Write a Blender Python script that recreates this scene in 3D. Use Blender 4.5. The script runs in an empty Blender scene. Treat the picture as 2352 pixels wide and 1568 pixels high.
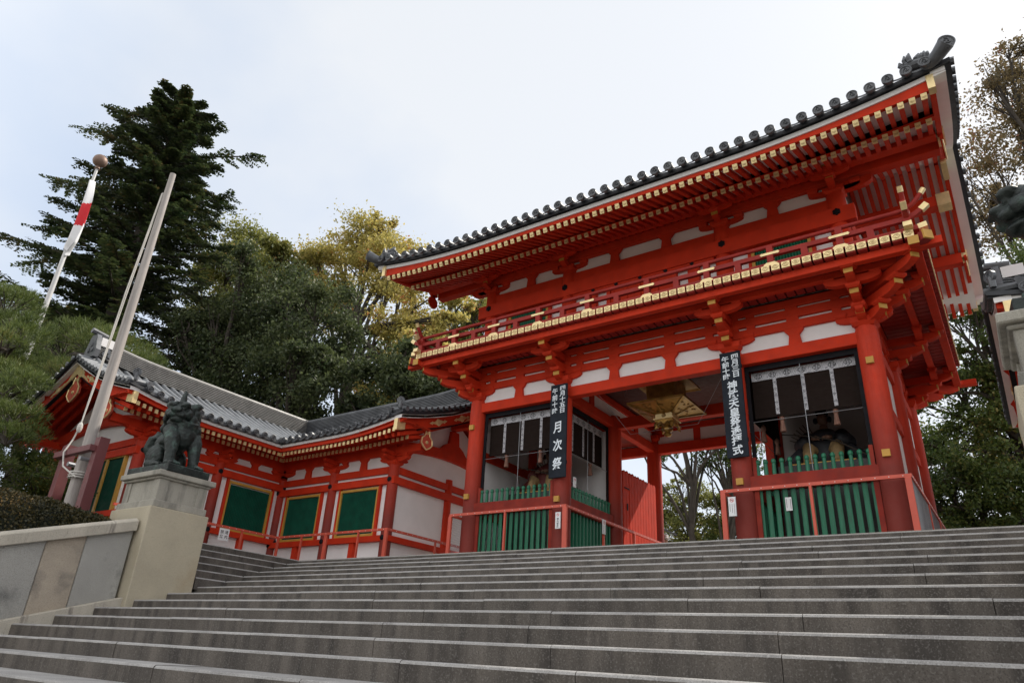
import bpy, bmesh, math, random
import numpy as np
from mathutils import Matrix, Vector
random.seed(7); RNG = np.random.default_rng(7)
SC = bpy.context.scene
COL = SC.collection
R = math.radians
# ---------------------------------------------------------------- camera
cam_d = bpy.data.cameras.new('camera'); cam = bpy.data.objects.new('camera', cam_d); COL.objects.link(cam)
cam_d.sensor_width = 36.0; cam_d.lens = 36*1613.9/2352; cam_d.clip_start = .05; cam_d.clip_end = 3000
def cam_axes(yaw, pitch, roll):
    cy, sy, cp, sp = math.cos(yaw), math.sin(yaw), math.cos(pitch), math.sin(pitch)
    f = Vector((-sy*cp, cy*cp, sp)); r = Vector((cy, sy, 0)); u = r.cross(f)
    cr, sr = math.cos(roll), math.sin(roll)
    return r*cr+u*sr, -r*sr+u*cr, f
cr_, cu_, cf_ = cam_axes(R(35.8805), R(24.8494), R(3.2829))
M = Matrix((cr_, cu_, -cf_)).transposed().to_4x4(); M.translation = Vector((6.1843, -13.6688, -1.564))
cam.matrix_world = M
SC.camera = cam
# ---------------------------------------------------------------- sky, sun, exposure
SUN_EL, SUN_AZ = R(45), R(66)            # azimuth measured from +X towards +Y
W = bpy.data.worlds.new('World'); SC.world = W; W.use_nodes = True
nt = W.node_tree; nt.nodes.clear()
def N(nt, t, **k):
    n = nt.nodes.new(t)
    for a, b in k.items(): setattr(n, a, b)
    return n
sky = N(nt, 'ShaderNodeTexSky', sky_type='NISHITA', sun_disc=False)
sky.sun_elevation = SUN_EL; sky.sun_rotation = R(90)-SUN_AZ; sky.air_density = 1.0; sky.dust_density = 1.2
tc = N(nt, 'ShaderNodeTexCoord'); mp = N(nt, 'ShaderNodeMapping'); mp.inputs['Scale'].default_value = (1.1, 1.6, 2.4)
mp.inputs['Rotation'].default_value = (0, .5, .6)
ns = N(nt, 'ShaderNodeTexNoise'); ns.inputs['Scale'].default_value = 1.7; ns.inputs['Detail'].default_value = 5; ns.inputs['Roughness'].default_value = .5
rp = N(nt, 'ShaderNodeMapRange'); rp.inputs[1].default_value = .36; rp.inputs[2].default_value = .66; rp.inputs[3].default_value = 0; rp.inputs[4].default_value = .75
def M_(op, a, b):
    n = N(nt, 'ShaderNodeMath', operation=op)
    for i, v in ((0, a), (1, b)):
        if isinstance(v, (int, float)): n.inputs[i].default_value = v
        else: nt.links.new(v, n.inputs[i])
    return n.outputs[0]
def MR_(f, a, b, c, d):
    n = N(nt, 'ShaderNodeMapRange'); nt.links.new(f, n.inputs[0])
    for i, v in zip((1, 2, 3, 4), (a, b, c, d)): n.inputs[i].default_value = v
    return n.outputs[0]
def MX_(f, a, b):
    n = N(nt, 'ShaderNodeMixRGB')
    if isinstance(f, float): n.inputs[0].default_value = f
    else: nt.links.new(f, n.inputs[0])
    for i, v in ((1, a), (2, b)):
        if isinstance(v, tuple): n.inputs[i].default_value = (*v, 1)
        else: nt.links.new(v, n.inputs[i])
    return n.outputs[0]
dt = N(nt, 'ShaderNodeVectorMath', operation='DOT_PRODUCT'); dt.inputs[1].default_value = (math.cos(SUN_EL)*math.cos(SUN_AZ), math.cos(SUN_EL)*math.sin(SUN_AZ), math.sin(SUN_EL))
sp = N(nt, 'ShaderNodeSeparateXYZ')
bg = N(nt, 'ShaderNodeBackground'); bg.inputs['Strength'].default_value = .10
out = N(nt, 'ShaderNodeOutputWorld')
L = nt.links.new
L(tc.outputs['Generated'], mp.inputs['Vector']); L(mp.outputs[0], ns.inputs['Vector']); L(ns.outputs['Fac'], rp.inputs[0])
L(tc.outputs['Generated'], dt.inputs[0]); L(tc.outputs['Generated'], sp.inputs[0])
cl = M_('MINIMUM', M_('ADD', rp.outputs[0], MR_(dt.outputs['Value'], .25, .85, -.1, .8)), 1.0)      # thin cloud, thicker towards the sun
veil = MX_(cl, (4.9, 5.6, 6.7), (6.7, 6.85, 7.0))
hazed = MX_(.82, sky.outputs[0], veil)
lit = MX_(MR_(sp.outputs['Y'], .25, -.45, 0., 1.), hazed, (9.2, 9.2, 9.2))                        # unseen sky behind the camera brightened, added to fill the shaded facade
L(lit, bg.inputs['Color']); L(bg.outputs[0], out.inputs['Surface'])
sd = bpy.data.lights.new('sun', 'SUN'); sd.energy = 3.2; sd.angle = R(.6); sd.color = (1, .93, .82)
so = bpy.data.objects.new('sun', sd); COL.objects.link(so)
sdir = Vector((math.cos(SUN_EL)*math.cos(SUN_AZ), math.cos(SUN_EL)*math.sin(SUN_AZ), math.sin(SUN_EL)))
so.rotation_euler = sdir.to_track_quat('Z', 'Y').to_euler(); so.location = (20, 40, 40)
SC.view_settings.view_transform = 'Standard'; SC.view_settings.look = 'None'
SC.view_settings.exposure = .58; SC.view_settings.gamma = 1
SC.cycles.max_bounces = 6; SC.cycles.transparent_max_bounces = 12
# ---------------------------------------------------------------- mesh helpers
class MB:
    def __init__(s): s.v = []; s.f = []; s.m = []
    def add(s, vs, fs, mi=0):
        o = len(s.v); s.v.extend([tuple(p) for p in vs]); s.f.extend([tuple(i+o for i in f) for f in fs]); s.m.extend([mi]*len(fs)); return s
    def box(s, x0, x1, y0, y1, z0, z1, mi=0):
        vs = [(x, y, z) for x in (x0, x1) for y in (y0, y1) for z in (z0, z1)]
        return s.add(vs, [(0,1,3,2),(4,6,7,5),(0,4,5,1),(2,3,7,6),(0,2,6,4),(1,5,7,3)], mi)
    def beam(s, p0, p1, w, h, up=(0,0,1), mi=0, taper=1.0):
        p0, p1 = Vector(p0), Vector(p1); d = (p1-p0).normalized(); up = Vector(up)
        r = d.cross(up).normalized(); u = r.cross(d)
        vs = [p+r*a*w/2*k+u*b*h/2*k for p, k in ((p0, 1), (p1, taper)) for a, b in ((-1,-1),(1,-1),(1,1),(-1,1))]
        return s.add(vs, [(3,2,1,0),(4,5,6,7),(0,1,5,4),(1,2,6,5),(2,3,7,6),(3,0,4,7)], mi)
    def tube(s, pts, rad, n=8, mi=0, caps=True):
        pts = [Vector(p) for p in pts]; k = len(pts)
        if not hasattr(rad, '__len__'): rad = [rad]*k
        vs = []; prev = None
        for i, p in enumerate(pts):
            t = (pts[min(i+1, k-1)]-pts[max(i-1, 0)]).normalized()
            if prev is None:
                a = Vector((0,0,1)) if abs(t.z) < .9 else Vector((1,0,0)); r = t.cross(a).normalized()
            else:
                r = prev-t*prev.dot(t); r = r.normalized() if r.length > 1e-6 else t.orthogonal().normalized()
            prev = r; u = t.cross(r)
            vs += [p+(r*math.cos(q)+u*math.sin(q))*rad[i] for q in (2*math.pi*j/n for j in range(n))]
        fs = [(i*n+j, i*n+(j+1) % n, (i+1)*n+(j+1) % n, (i+1)*n+j) for i in range(k-1) for j in range(n)]
        if caps: fs += [tuple(range(n))[::-1], tuple(range((k-1)*n, k*n))]
        return s.add(vs, fs, mi)
    def lathe(s, prof, c=(0,0,0), n=16, mi=0, axis='z'):
        vs = []; k = len(prof)
        for r, z in prof:
            for j in range(n):
                a = 2*math.pi*j/n; p = (r*math.cos(a), r*math.sin(a), z)
                if axis == 'y': p = (p[0], p[2], p[1])
                if axis == 'x': p = (p[2], p[0], p[1])
                vs.append((p[0]+c[0], p[1]+c[1], p[2]+c[2]))
        fs = [(i*n+j, i*n+(j+1) % n, (i+1)*n+(j+1) % n, (i+1)*n+j) for i in range(k-1) for j in range(n)]
        fs += [tuple(range(n))[::-1], tuple(range((k-1)*n, k*n))]
        return s.add(vs, fs, mi)
    def prism(s, poly, o, ux, uy, d, mi=0):
        o, ux, uy, d = Vector(o), Vector(ux), Vector(uy), Vector(d); n = len(poly)
        a = [o+ux*p[0]+uy*p[1] for p in poly]
        return s.add(a+[p+d for p in a], [tuple(range(n))[::-1], tuple(range(n, 2*n))]+[(i, (i+1) % n, n+(i+1) % n, n+i) for i in range(n)], mi)
    def sphere(s, c, r, n=12, m=8, mi=0, rot=None):
        if not hasattr(r, '__len__'): r = (r, r, r)
        vs = []
        for i in range(m+1):
            t = math.pi*i/m
            for j in range(n):
                a = 2*math.pi*j/n; p = Vector((r[0]*math.sin(t)*math.cos(a), r[1]*math.sin(t)*math.sin(a), r[2]*math.cos(t)))
                if rot is not None: p = rot @ p
                vs.append(p+Vector(c))
        return s.add(vs, [(i*n+j, (i+1)*n+j, (i+1)*n+(j+1) % n, i*n+(j+1) % n) for i in range(m) for j in range(n)], mi)
    def loft(s, sections, mi=0, closed=True, caps=True):
        n = len(sections[0]); o = []
        for sec in sections: o += list(sec)
        fs = [(i*n+j, i*n+(j+1) % n, (i+1)*n+(j+1) % n, (i+1)*n+j) for i in range(len(sections)-1) for j in range(n if closed else n-1)]
        if caps: fs += [tuple(range(n))[::-1], tuple(range((len(sections)-1)*n, len(sections)*n))]
        return s.add(o, fs, mi)
    def xf(s, T):
        s.v = [tuple(T(p)) for p in s.v]; return s
    def mesh(s, name, mats, smooth=False):
        me = bpy.data.meshes.new(name); me.from_pydata(s.v, [], s.f)
        mats = mats if isinstance(mats, (list, tuple)) else [mats]
        for m in mats: me.materials.append(m)
        if len(mats) > 1: me.polygons.foreach_set('material_index', s.m)
        if smooth: me.polygons.foreach_set('use_smooth', [True]*len(me.polygons))
        me.update(); return me
WM = {}
def link(name, data, parent=None, mat4=None):
    o = bpy.data.objects.new(name, data); COL.objects.link(o)
    m = mat4 if mat4 is not None else Matrix.Identity(4)
    if parent is not None:
        o.parent = parent; o.matrix_parent_inverse = WM[parent.name].inverted()
    o.matrix_basis = m; WM[o.name] = m.copy(); return o
def thing(name, label, cat, loc, group=None):
    o = link(name, None, None, Matrix.Translation(loc)); o['label'] = label; o['category'] = cat
    o.empty_display_size = .3
    if group: o['group'] = group
    return o
def tag(o, label, cat, group=None):
    o['label'] = label; o['category'] = cat
    if group: o['group'] = group
    return o
def part(name, mb, mats, parent, smooth=False, label=None):
    o = link(name, mb.mesh(name, mats, smooth), parent)
    if label: o['label'] = label
    return o
def dup(name, me, parent, loc=(0,0,0), rot=None, scale=None):
    m = Matrix.Translation(loc)
    if rot is not None: m = m @ (rot if isinstance(rot, Matrix) else Matrix.Rotation(rot, 4, 'Z'))
    if scale is not None: m = m @ Matrix.Diagonal((*scale, 1))
    return link(name, me, parent, m)
def auto(o, ang=40):
    me = o.data
    me.polygons.foreach_set('use_smooth', [True]*len(me.polygons)); me.set_sharp_from_angle(angle=R(ang)); return o
def bevel(o, w=.01, seg=1):
    b = o.modifiers.new('bevel', 'BEVEL'); b.width = w; b.segments = seg; b.limit_method = 'ANGLE'; b.angle_limit = R(50); return o
# ---------------------------------------------------------------- materials
def mat(name, c, rough=.6, metal=0., var=.12, vs=2.5, bump=0., bs=40., c2=None, c2s=1.5, c2t=(.5,.65), stretch=None, spec=.5, coat=0., speck=None, grad=None):
    m = bpy.data.materials.new(name); m.use_nodes = True; t = m.node_tree; b = t.nodes['Principled BSDF']; l = t.links.new
    b.inputs['Roughness'].default_value = rough; b.inputs['Metallic'].default_value = metal; b.inputs['Specular IOR Level'].default_value = spec
    if coat: b.inputs['Coat Weight'].default_value = coat; b.inputs['Coat Roughness'].default_value = .15
    g = N(t, 'ShaderNodeNewGeometry'); vec = g.outputs['Position']
    if stretch:
        q = N(t, 'ShaderNodeMapping'); q.inputs['Scale'].default_value = stretch; l(vec, q.inputs[0]); svec = q.outputs[0]
    else: svec = vec
    def noise(sc, v, det=4, ro=.6):
        n = N(t, 'ShaderNodeTexNoise'); n.inputs['Scale'].default_value = sc; n.inputs['Detail'].default_value = det; n.inputs['Roughness'].default_value = ro; l(v, n.inputs['Vector']); return n.outputs['Fac']
    def mrange(f, a, bb, x, y):
        r = N(t, 'ShaderNodeMapRange'); l(f, r.inputs[0])
        for i, vv in zip((1,2,3,4), (a, bb, x, y)): r.inputs[i].default_value = vv
        return r.outputs[0]
    def mix(fac, A, B, mode='MIX'):
        x = N(t, 'ShaderNodeMixRGB', blend_type=mode)
        if isinstance(fac, float): x.inputs[0].default_value = fac
        else: l(fac, x.inputs[0])
        for i, v in ((1, A), (2, B)):
            if isinstance(v, tuple): x.inputs[i].default_value = (*v, 1)
            else: l(v, x.inputs[i])
        return x.outputs[0]
    col = tuple(c)
    f = mrange(noise(vs, svec), .3, .7, 0, 1)
    col = mix(f, tuple(k*(1-var) for k in c), tuple(min(1, k*(1+var)) for k in c))
    if c2: col = mix(mrange(noise(c2s, svec, 6), c2t[0], c2t[1], 0, 1), col, tuple(c2))
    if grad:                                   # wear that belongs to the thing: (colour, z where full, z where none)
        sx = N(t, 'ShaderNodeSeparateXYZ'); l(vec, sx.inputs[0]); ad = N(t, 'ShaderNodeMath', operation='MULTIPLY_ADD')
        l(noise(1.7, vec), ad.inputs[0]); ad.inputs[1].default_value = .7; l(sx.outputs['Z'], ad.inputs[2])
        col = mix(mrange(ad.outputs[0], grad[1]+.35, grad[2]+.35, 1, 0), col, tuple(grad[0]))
    if speck:
        n = noise(speck[1], vec, 2, .5); col = mix(mrange(n, .54, .66, 0, speck[2]), col, tuple(speck[0]))
        n = noise(speck[1]*1.3, vec, 2, .5); col = mix(mrange(n, .36, .46, .55, 0), col, tuple(k*.45 for k in c))
    if isinstance(col, tuple): b.inputs['Base Color'].default_value = (*col, 1)
    else: l(col, b.inputs['Base Color'])
    l(mrange(noise(vs*4, vec), .3, .7, rough*.85, min(1, rough*1.15)), b.inputs['Roughness'])
    if bump:
        bp = N(t, 'ShaderNodeBump'); bp.inputs['Strength'].default_value = bump; bp.inputs['Distance'].default_value = .02
        l(noise(bs, svec if stretch else vec, 5), bp.inputs['Height']); l(bp.outputs[0], b.inputs['Normal'])
    return m
def leafmat(name, c1, c2, c3=None, trans=.35, vs=.55):
    m = bpy.data.materials.new(name); m.use_nodes = True; t = m.node_tree; b = t.nodes['Principled BSDF']; l = t.links.new
    g = N(t, 'ShaderNodeNewGeometry')
    n1 = N(t, 'ShaderNodeTexNoise'); n1.inputs['Scale'].default_value = vs; n1.inputs['Detail'].default_value = 3; l(g.outputs['Position'], n1.inputs['Vector'])
    n2 = N(t, 'ShaderNodeTexWhiteNoise', noise_dimensions='1D'); l(g.outputs['Random Per Island'], n2.inputs['W'])
    a = N(t, 'ShaderNodeMath', operation='MULTIPLY_ADD'); l(n2.outputs['Value'], a.inputs[0]); a.inputs[1].default_value = .55; l(n1.outputs['Fac'], a.inputs[2])
    r = N(t, 'ShaderNodeMapRange'); l(a.outputs[0], r.inputs[0]); r.inputs[1].default_value = .45; r.inputs[2].default_value = 1.1
    rp = N(t, 'ShaderNodeValToRGB'); l(r.outputs[0], rp.inputs[0]); e = rp.color_ramp.elements
    e[0].color = (*c1, 1); e[1].color = (*c2, 1)
    if c3: k = e.new(.93); k.color = (*c2, 1); e[len(e)-1].color = (*c3, 1)
    l(rp.outputs[0], b.inputs['Base Color']); b.inputs['Roughness'].default_value = .55
    tr = N(t, 'ShaderNodeBsdfTranslucent'); l(rp.outputs[0], tr.inputs['Color'])
    ms = N(t, 'ShaderNodeMixShader'); ms.inputs[0].default_value = trans
    l(b.outputs[0], ms.inputs[1]); l(tr.outputs[0], ms.inputs[2]); l(ms.outputs[0], t.nodes['Material Output'].inputs['Surface'])
    return m
RED = mat('vermilion', (.54, .034, .009), .7, var=.14, vs=3, bump=.05, bs=60, spec=.22)
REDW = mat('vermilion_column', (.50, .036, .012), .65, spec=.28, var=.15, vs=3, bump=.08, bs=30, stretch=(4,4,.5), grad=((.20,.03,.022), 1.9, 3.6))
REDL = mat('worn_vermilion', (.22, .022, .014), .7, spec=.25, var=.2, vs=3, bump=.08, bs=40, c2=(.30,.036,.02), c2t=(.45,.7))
REDR = mat('crimson_rail', (.30, .024, .017), .65, spec=.3, var=.2, vs=4, bump=.05, bs=60, c2=(.22,.026,.026), c2t=(.5,.75))
REDM = mat('salmon_steel', (.55, .085, .05), .45, var=.1, vs=5)
WHITE = mat('white_plaster', (.80, .78, .78), .85, var=.05, vs=2, bump=.04, bs=30)
GOLD = mat('gilt_metal', (.80, .63, .33), .40, .5, var=.15, vs=6, bump=.12, bs=120)
GOLDD = mat('engraved_gilt', (.30, .20, .08), .5, .5, var=.2, vs=9)
GOLDL = mat('lantern_gilt', (.34, .20, .055), .34, .8, var=.35, vs=6, bump=.35, bs=45)
OCHRE = mat('ochre_paint', (.50, .27, .045), .6, var=.12, vs=5)
GREEN = mat('green_slats', (.004, .125, .062), .45, var=.25, vs=5, stretch=(6,6,.8))
GREEND = mat('green_shutter', (.002, .045, .027), .75, var=.2, vs=3, spec=.15)
GREENS = mat('green_window_slats', (.003, .060, .036), .75, var=.25, vs=4, spec=.15)
WHITED = mat('shaded_plaster', (.40, .37, .36), .9, var=.08, vs=2)  # darker copy of the white plaster; shade of the right niche in the colour
BLACK = mat('black_lacquer', (.010, .010, .013), .7, var=.2, spec=.15)
TILE = mat('smoked_tile', (.085, .09, .10), .42, .15, var=.28, vs=3, bump=.12, bs=25, c2=(.15,.155,.165), c2t=(.5,.72))
TILEL = mat('sunlit_tile', (.20, .21, .225), .42, .15, var=.2, vs=3, bump=.12, bs=25, c2=(.26,.27,.28), c2t=(.5,.75))  # paler copy of the roof tile; sunlight on the left arm put into colour
RIDGE = mat('ridge_tile', (.17, .165, .16), .5, 0, var=.25, vs=4, bump=.1, bs=25)
TILED = mat('dark_tile_edge', (.02, .022, .028), .6, var=.3)
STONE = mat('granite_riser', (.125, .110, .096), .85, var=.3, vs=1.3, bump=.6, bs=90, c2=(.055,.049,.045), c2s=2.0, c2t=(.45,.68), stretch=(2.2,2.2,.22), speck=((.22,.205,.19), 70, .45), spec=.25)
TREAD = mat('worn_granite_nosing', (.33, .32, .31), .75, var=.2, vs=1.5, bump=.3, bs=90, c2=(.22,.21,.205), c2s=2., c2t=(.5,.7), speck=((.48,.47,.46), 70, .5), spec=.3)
STONEB = mat('beige_stone', (.44, .39, .29), .85, var=.14, vs=1.2, bump=.3, bs=80, c2=(.38,.30,.19), c2s=.9, c2t=(.5,.75), speck=((.45,.42,.37), 130, .3))
STONEG = mat('grey_stone', (.36, .34, .29), .85, var=.18, vs=1.5, bump=.4, bs=70, c2=(.13,.125,.11), c2s=2.2, c2t=(.5,.72), stretch=(1.5,1.5,.35), speck=((.42,.41,.38), 120, .4))
STONEW = mat('wall_stone_grey', (.34, .33, .305), .85, var=.15, vs=1.4, bump=.5, bs=60, c2=(.10,.10,.095), c2s=1.7, c2t=(.55,.75), speck=((.40,.40,.39), 90, .5))
STONET = mat('wall_stone_tan', (.37, .315, .25), .85, var=.18, vs=1.3, bump=.5, bs=60, c2=(.13,.12,.11), c2s=1.5, c2t=(.52,.72), speck=((.42,.38,.33), 90, .5))
STONEC = mat('coping_stone', (.46, .42, .35), .85, var=.14, vs=1.4, bump=.4, bs=60, c2=(.12,.10,.09), c2s=2.4, c2t=(.58,.74), stretch=(1.5,3,.5), speck=((.44,.42,.38), 90, .4))
BRONZE = mat('bronze_patina', (.018, .025, .023), .5, .3, var=.5, vs=6, bump=.5, bs=30, c2=(.07,.12,.10), c2s=4.5, c2t=(.54,.74))
WOOD = mat('grey_pole_wood', (.36, .33, .31), .8, var=.16, vs=2, bump=.25, bs=25, stretch=(9,9,.5), c2=(.24,.21,.20), c2t=(.52,.72))
MAROON = mat('maroon_paint', (.13, .032, .034), .55, var=.12)
ROPE = mat('pale_rope', (.55, .53, .50), .9, var=.1)
BARK = mat('bark', (.055, .045, .036), .9, var=.35, vs=3, bump=.8, bs=12)
SIGNB = mat('sign_black', (.012, .016, .024), .7, var=.35, vs=5, spec=.2)
CHALK = mat('brush_white', (.72, .78, .84), .75, var=.12, vs=18)
PAPER = mat('notice_white', (.74, .75, .77), .5, var=.03)
INK = mat('ink', (.03, .03, .035), .6)
REDINK = mat('red_ink', (.6, .03, .03), .5)
GREY = mat('grey_metal', (.30, .31, .33), .45, .6)
BROCADE = None
BLIND = mat('dark_reed_blind', (.016, .010, .008), .8, var=.25, vs=3, stretch=(1,1,60), spec=.1)
EARTH = mat('garden_soil', (.11, .10, .075), .95, var=.3, vs=1.2, bump=.5, bs=15)
GRAVEL = mat('pale_gravel', (.34, .33, .30), .95, var=.12, vs=3, bump=.4, bs=60)
# ---------------------------------------------------------------- the two-storey gate
GX = [-4.65, -2.06, 2.06, 4.65]; GY = [0, 2.59, 5.18]; FL = .62
gate = thing('shrine_gate', 'large two-storey vermilion gate with gilded balcony and tiled roof above the stone steps', 'gate', (0, 2.59, FL))
def masu(mb, cx, cy, w, z0, z1, rot=0.):
    zt = z0+(z1-z0)*.42; secs = []
    for z, k in ((z0, .72), (zt, 1), (z1, 1)):
        secs.append([(cx+(a*math.cos(rot)-b*math.sin(rot))*w/2*k, cy+(a*math.sin(rot)+b*math.cos(rot))*w/2*k, z) for a, b in ((-1,-1),(1,-1),(1,1),(-1,1))])
    mb.loft(secs)
def nose(mb, cx, cy, d, L0, L1, z0, z1, w=.15, zt=.5):
    h = z1-z0; ze = z1-h*zt
    poly = [(L0, z0), (L1-.27, z0), (L1-.16, z0+h*.08), (L1-.07, z0+h*.25), (L1-.015, z0+h*.42), (L1, ze), (L1, z1), (L0, z1)]
    s = Vector((-d[1], d[0], 0))
    mb.prism(poly, Vector((cx, cy, 0))-s*w/2, Vector((d[0], d[1], 0)), (0,0,1), s*w)
    return (cx+d[0]*L1, cy+d[1]*L1, ze, z1)
def hijiki(mb, cx, cy, d, Lh, z0, z1, w=.14):
    h = z1-z0; e = [(Lh-.26, 0), (Lh-.15, h*.1), (Lh-.06, h*.3), (Lh-.01, h*.55), (Lh, h*.7), (Lh, h)]
    poly = [(a, z0+b) for a, b in e]+[(-a, z0+b) for a, b in e[::-1]]
    s = Vector((-d[1], d[0], 0))
    mb.prism(poly, Vector((cx, cy, 0))-s*w/2, Vector((d[0], d[1], 0)), (0,0,1), s*w)
def cap_box(mb, e, d, w=.15, t=.006, g=.004):
    x, y, z0, z1 = e; s = Vector((-d[1], d[0], 0)); D = Vector((d[0], d[1], 0)); o = Vector((x, y, 0))-s*(w/2+g)-D*.02
    mb.prism([(0, z0-g), (.02+t, z0-g), (.02+t, z1+g), (0, z1+g)], o, D, (0,0,1), s*(w+2*g))
# columns
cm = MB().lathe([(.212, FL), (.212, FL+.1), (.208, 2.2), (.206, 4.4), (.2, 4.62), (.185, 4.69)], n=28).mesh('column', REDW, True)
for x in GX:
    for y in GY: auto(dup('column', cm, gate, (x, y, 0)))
pb = MB().box(-.235, .235, -.235, .235, .50, .635); pbm = pb.mesh('column_base', STONEG)
for x in GX:
    for y in GY: dup('column_base', pbm, gate, (x, y, 0))
# gold nail heads on the columns
nb = MB().lathe([(0, 0), (.02, 0), (.02, .3)], n=4)
def plate(x, y, z, w=.13, h=.125):
    part('beam_end_cap', MB().box(x-w/2, x+w/2, y-.035, y+.06, z-h/2, z+h/2), OCHRE, gate)
for x in (GX[0], GX[3]): plate(x, -.222, 2.172); plate(x, -.222, 3.938)
for x in (GX[1], GX[2]): plate(x, -.222, 1.909)
# beams of the ground storey
def bm(name, x0, x1, y0, y1, z0, z1, m=RED, lab=None): return bevel(part(name, MB().box(x0, x1, y0, y1, z0, z1), m, gate, label=lab), .008)
bm('head_beam', -4.65, 4.65, -.10, .12, 4.355, 4.605)
for y in (2.59, 5.18): bm('head_beam', -4.65, 4.65, y-.11, y+.11, 4.32, 4.60)
for x in GX:
    for a, b in ((.125, 2.475), (2.705, 5.065)): bm('side_beam', x-.1, x+.1, a, b, 4.36, 4.60)
for i in (0, 2):
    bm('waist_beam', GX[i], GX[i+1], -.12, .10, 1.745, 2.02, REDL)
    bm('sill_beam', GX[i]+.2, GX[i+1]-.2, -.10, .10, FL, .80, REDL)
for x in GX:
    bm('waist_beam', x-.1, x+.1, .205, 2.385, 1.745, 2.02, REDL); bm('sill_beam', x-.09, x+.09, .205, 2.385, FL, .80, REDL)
for i in (0, 2):            # side posts that frame the green fences
    for x in (GX[i]+.255, GX[i+1]-.255):
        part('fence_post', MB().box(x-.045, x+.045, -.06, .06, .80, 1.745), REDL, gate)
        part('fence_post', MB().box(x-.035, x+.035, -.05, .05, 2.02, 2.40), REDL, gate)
# green pickets
up = MB().loft([[(a*w, b*w, z) for a, b in ((-1,-.5),(-.5,-1),(.5,-1),(1,-.5),(1,.5),(.5,1),(-.5,1),(-1,.5))] for w, z in ((.038, 2.02), (.030, 2.262), (.037, 2.268), (.042, 2.285), (.040, 2.32), (.026, 2.345), (.008, 2.352))]).mesh('fence_picket', GREEN)
lo = MB().loft([[(a*.045, b*.022, z) for a, b in ((-1,-.6),(-.6,-1),(.6,-1),(1,-.6),(1,.6),(.6,1),(-.6,1),(-1,.6))] for z in (.80, 1.745)]).mesh('lower_picket', GREEN)
for i in (0, 2):
    c = (GX[i]+GX[i+1])/2
    for k in range(14):
        x = c+(k-6.5)*.1525
        dup('fence_picket', up, gate, (x, 0, 0)); dup('lower_picket', lo, gate, (x, 0, 0))
for x in (GX[1], GX[2]):
    for k in range(13):
        y = 1.295+(k-6)*.163
        dup('fence_picket', up, gate, (x, y, 0)); dup('lower_picket', lo, gate, (x, y, 0))
# niche walls, floors and ceilings
for i in (0, 2):
    a, b = GX[i], GX[i+1]
    part('niche_wall', MB().box(a+.15, b-.15, 2.56, 2.62, FL, 4.32), WHITE if i == 0 else WHITED, gate)
    part('niche_floor', MB().box(a+.2, b-.2, .12, 2.5, .56, .66), BLACK, gate)
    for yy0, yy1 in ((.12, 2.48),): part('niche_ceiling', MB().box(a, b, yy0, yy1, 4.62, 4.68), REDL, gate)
for sx, x in ((-1, -4.65), (1, 4.65)):
    part('outer_wall', MB().box(x-.03, x+.03, .2, 2.39, .80, 4.36), WHITE, gate)
    part('outer_wall', MB().box(x-.03, x+.03, 2.79, 4.98, .62, 4.36), WHITE, gate)
    for z0, z1 in ((2.02, 2.3), (3.2, 3.42)):
        bm('wall_rail', x-.09, x+.09, .19, 2.40, z0, z1) if z0 > 2.1 else None
    bm('wall_rail', x-.09, x+.09, 2.78, 4.99, 1.9, 2.12); bm('wall_rail', x-.09, x+.09, 2.78, 4.99, 3.2, 3.42)
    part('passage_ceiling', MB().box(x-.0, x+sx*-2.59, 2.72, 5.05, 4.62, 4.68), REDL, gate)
part('passage_ceiling', MB().box(-1.96, 1.96, .14, 5.05, 5.15, 5.2), mat('dark_ceiling', (.07, .010, .007), .7), gate)  # dark base colour stands in for the shade under the passage roof
# passage upper walls: plaster with beams, over the side beams and the middle lintel
for x in (-2.06, 2.06):
    part('passage_wall', MB().box(x-.02, x+.02, .12, 5.06, 4.60, 5.15), WHITE, gate)
    for y in (1.3, 3.9): part('wall_strut', MB().box(x-.07, x+.07, y-.1, y+.1, 4.60, 5.0), RED, gate)
    bm('wall_rail', x-.08, x+.08, .13, 5.05, 4.96, 5.14)
part('passage_wall', MB().box(-1.9, 1.9, 5.16, 5.20, 4.60, 5.15), WHITE, gate)
for x in (-.69, .69): part('wall_strut', MB().box(x-.1, x+.1, 5.10, 5.155, 4.60, 4.96), RED, gate)
bm('wall_rail', -1.9, 1.9, 5.08, 5.155, 4.96, 5.14)
# dark net frames behind the openings, with thin cross wires
def net_frame(T, w):
    f = MB()
    for x0, x1, z0, z1 in ((-w, -w+.075, 2.03, 4.35), (w-.075, w, 2.03, 4.35), (-w+.075, w-.075, 4.235, 4.35)): f.box(x0, x1, .045, .08, z0, z1)
    o = part('net_frame', f.xf(T), BLACK, gate)
    g = MB().tube([(0, .062, 2.05), (0, .062, 4.235)], .007, 5).tube([(-w+.075, .058, 3.145), (w-.075, .058, 3.145)], .007, 5)
    part('cross_wire', g.xf(T), GREY, o)
for i in (0, 2):
    c = (GX[i]+GX[i+1])/2; net_frame(lambda p, c=c: (p[0]+c, p[1], p[2]), 1.085)
net_frame(lambda p: (-2.06-p[1], 1.295+p[0], p[2]), 1.085); net_frame(lambda p: (2.06+p[1], 1.295+p[0], p[2]), 1.085)
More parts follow.
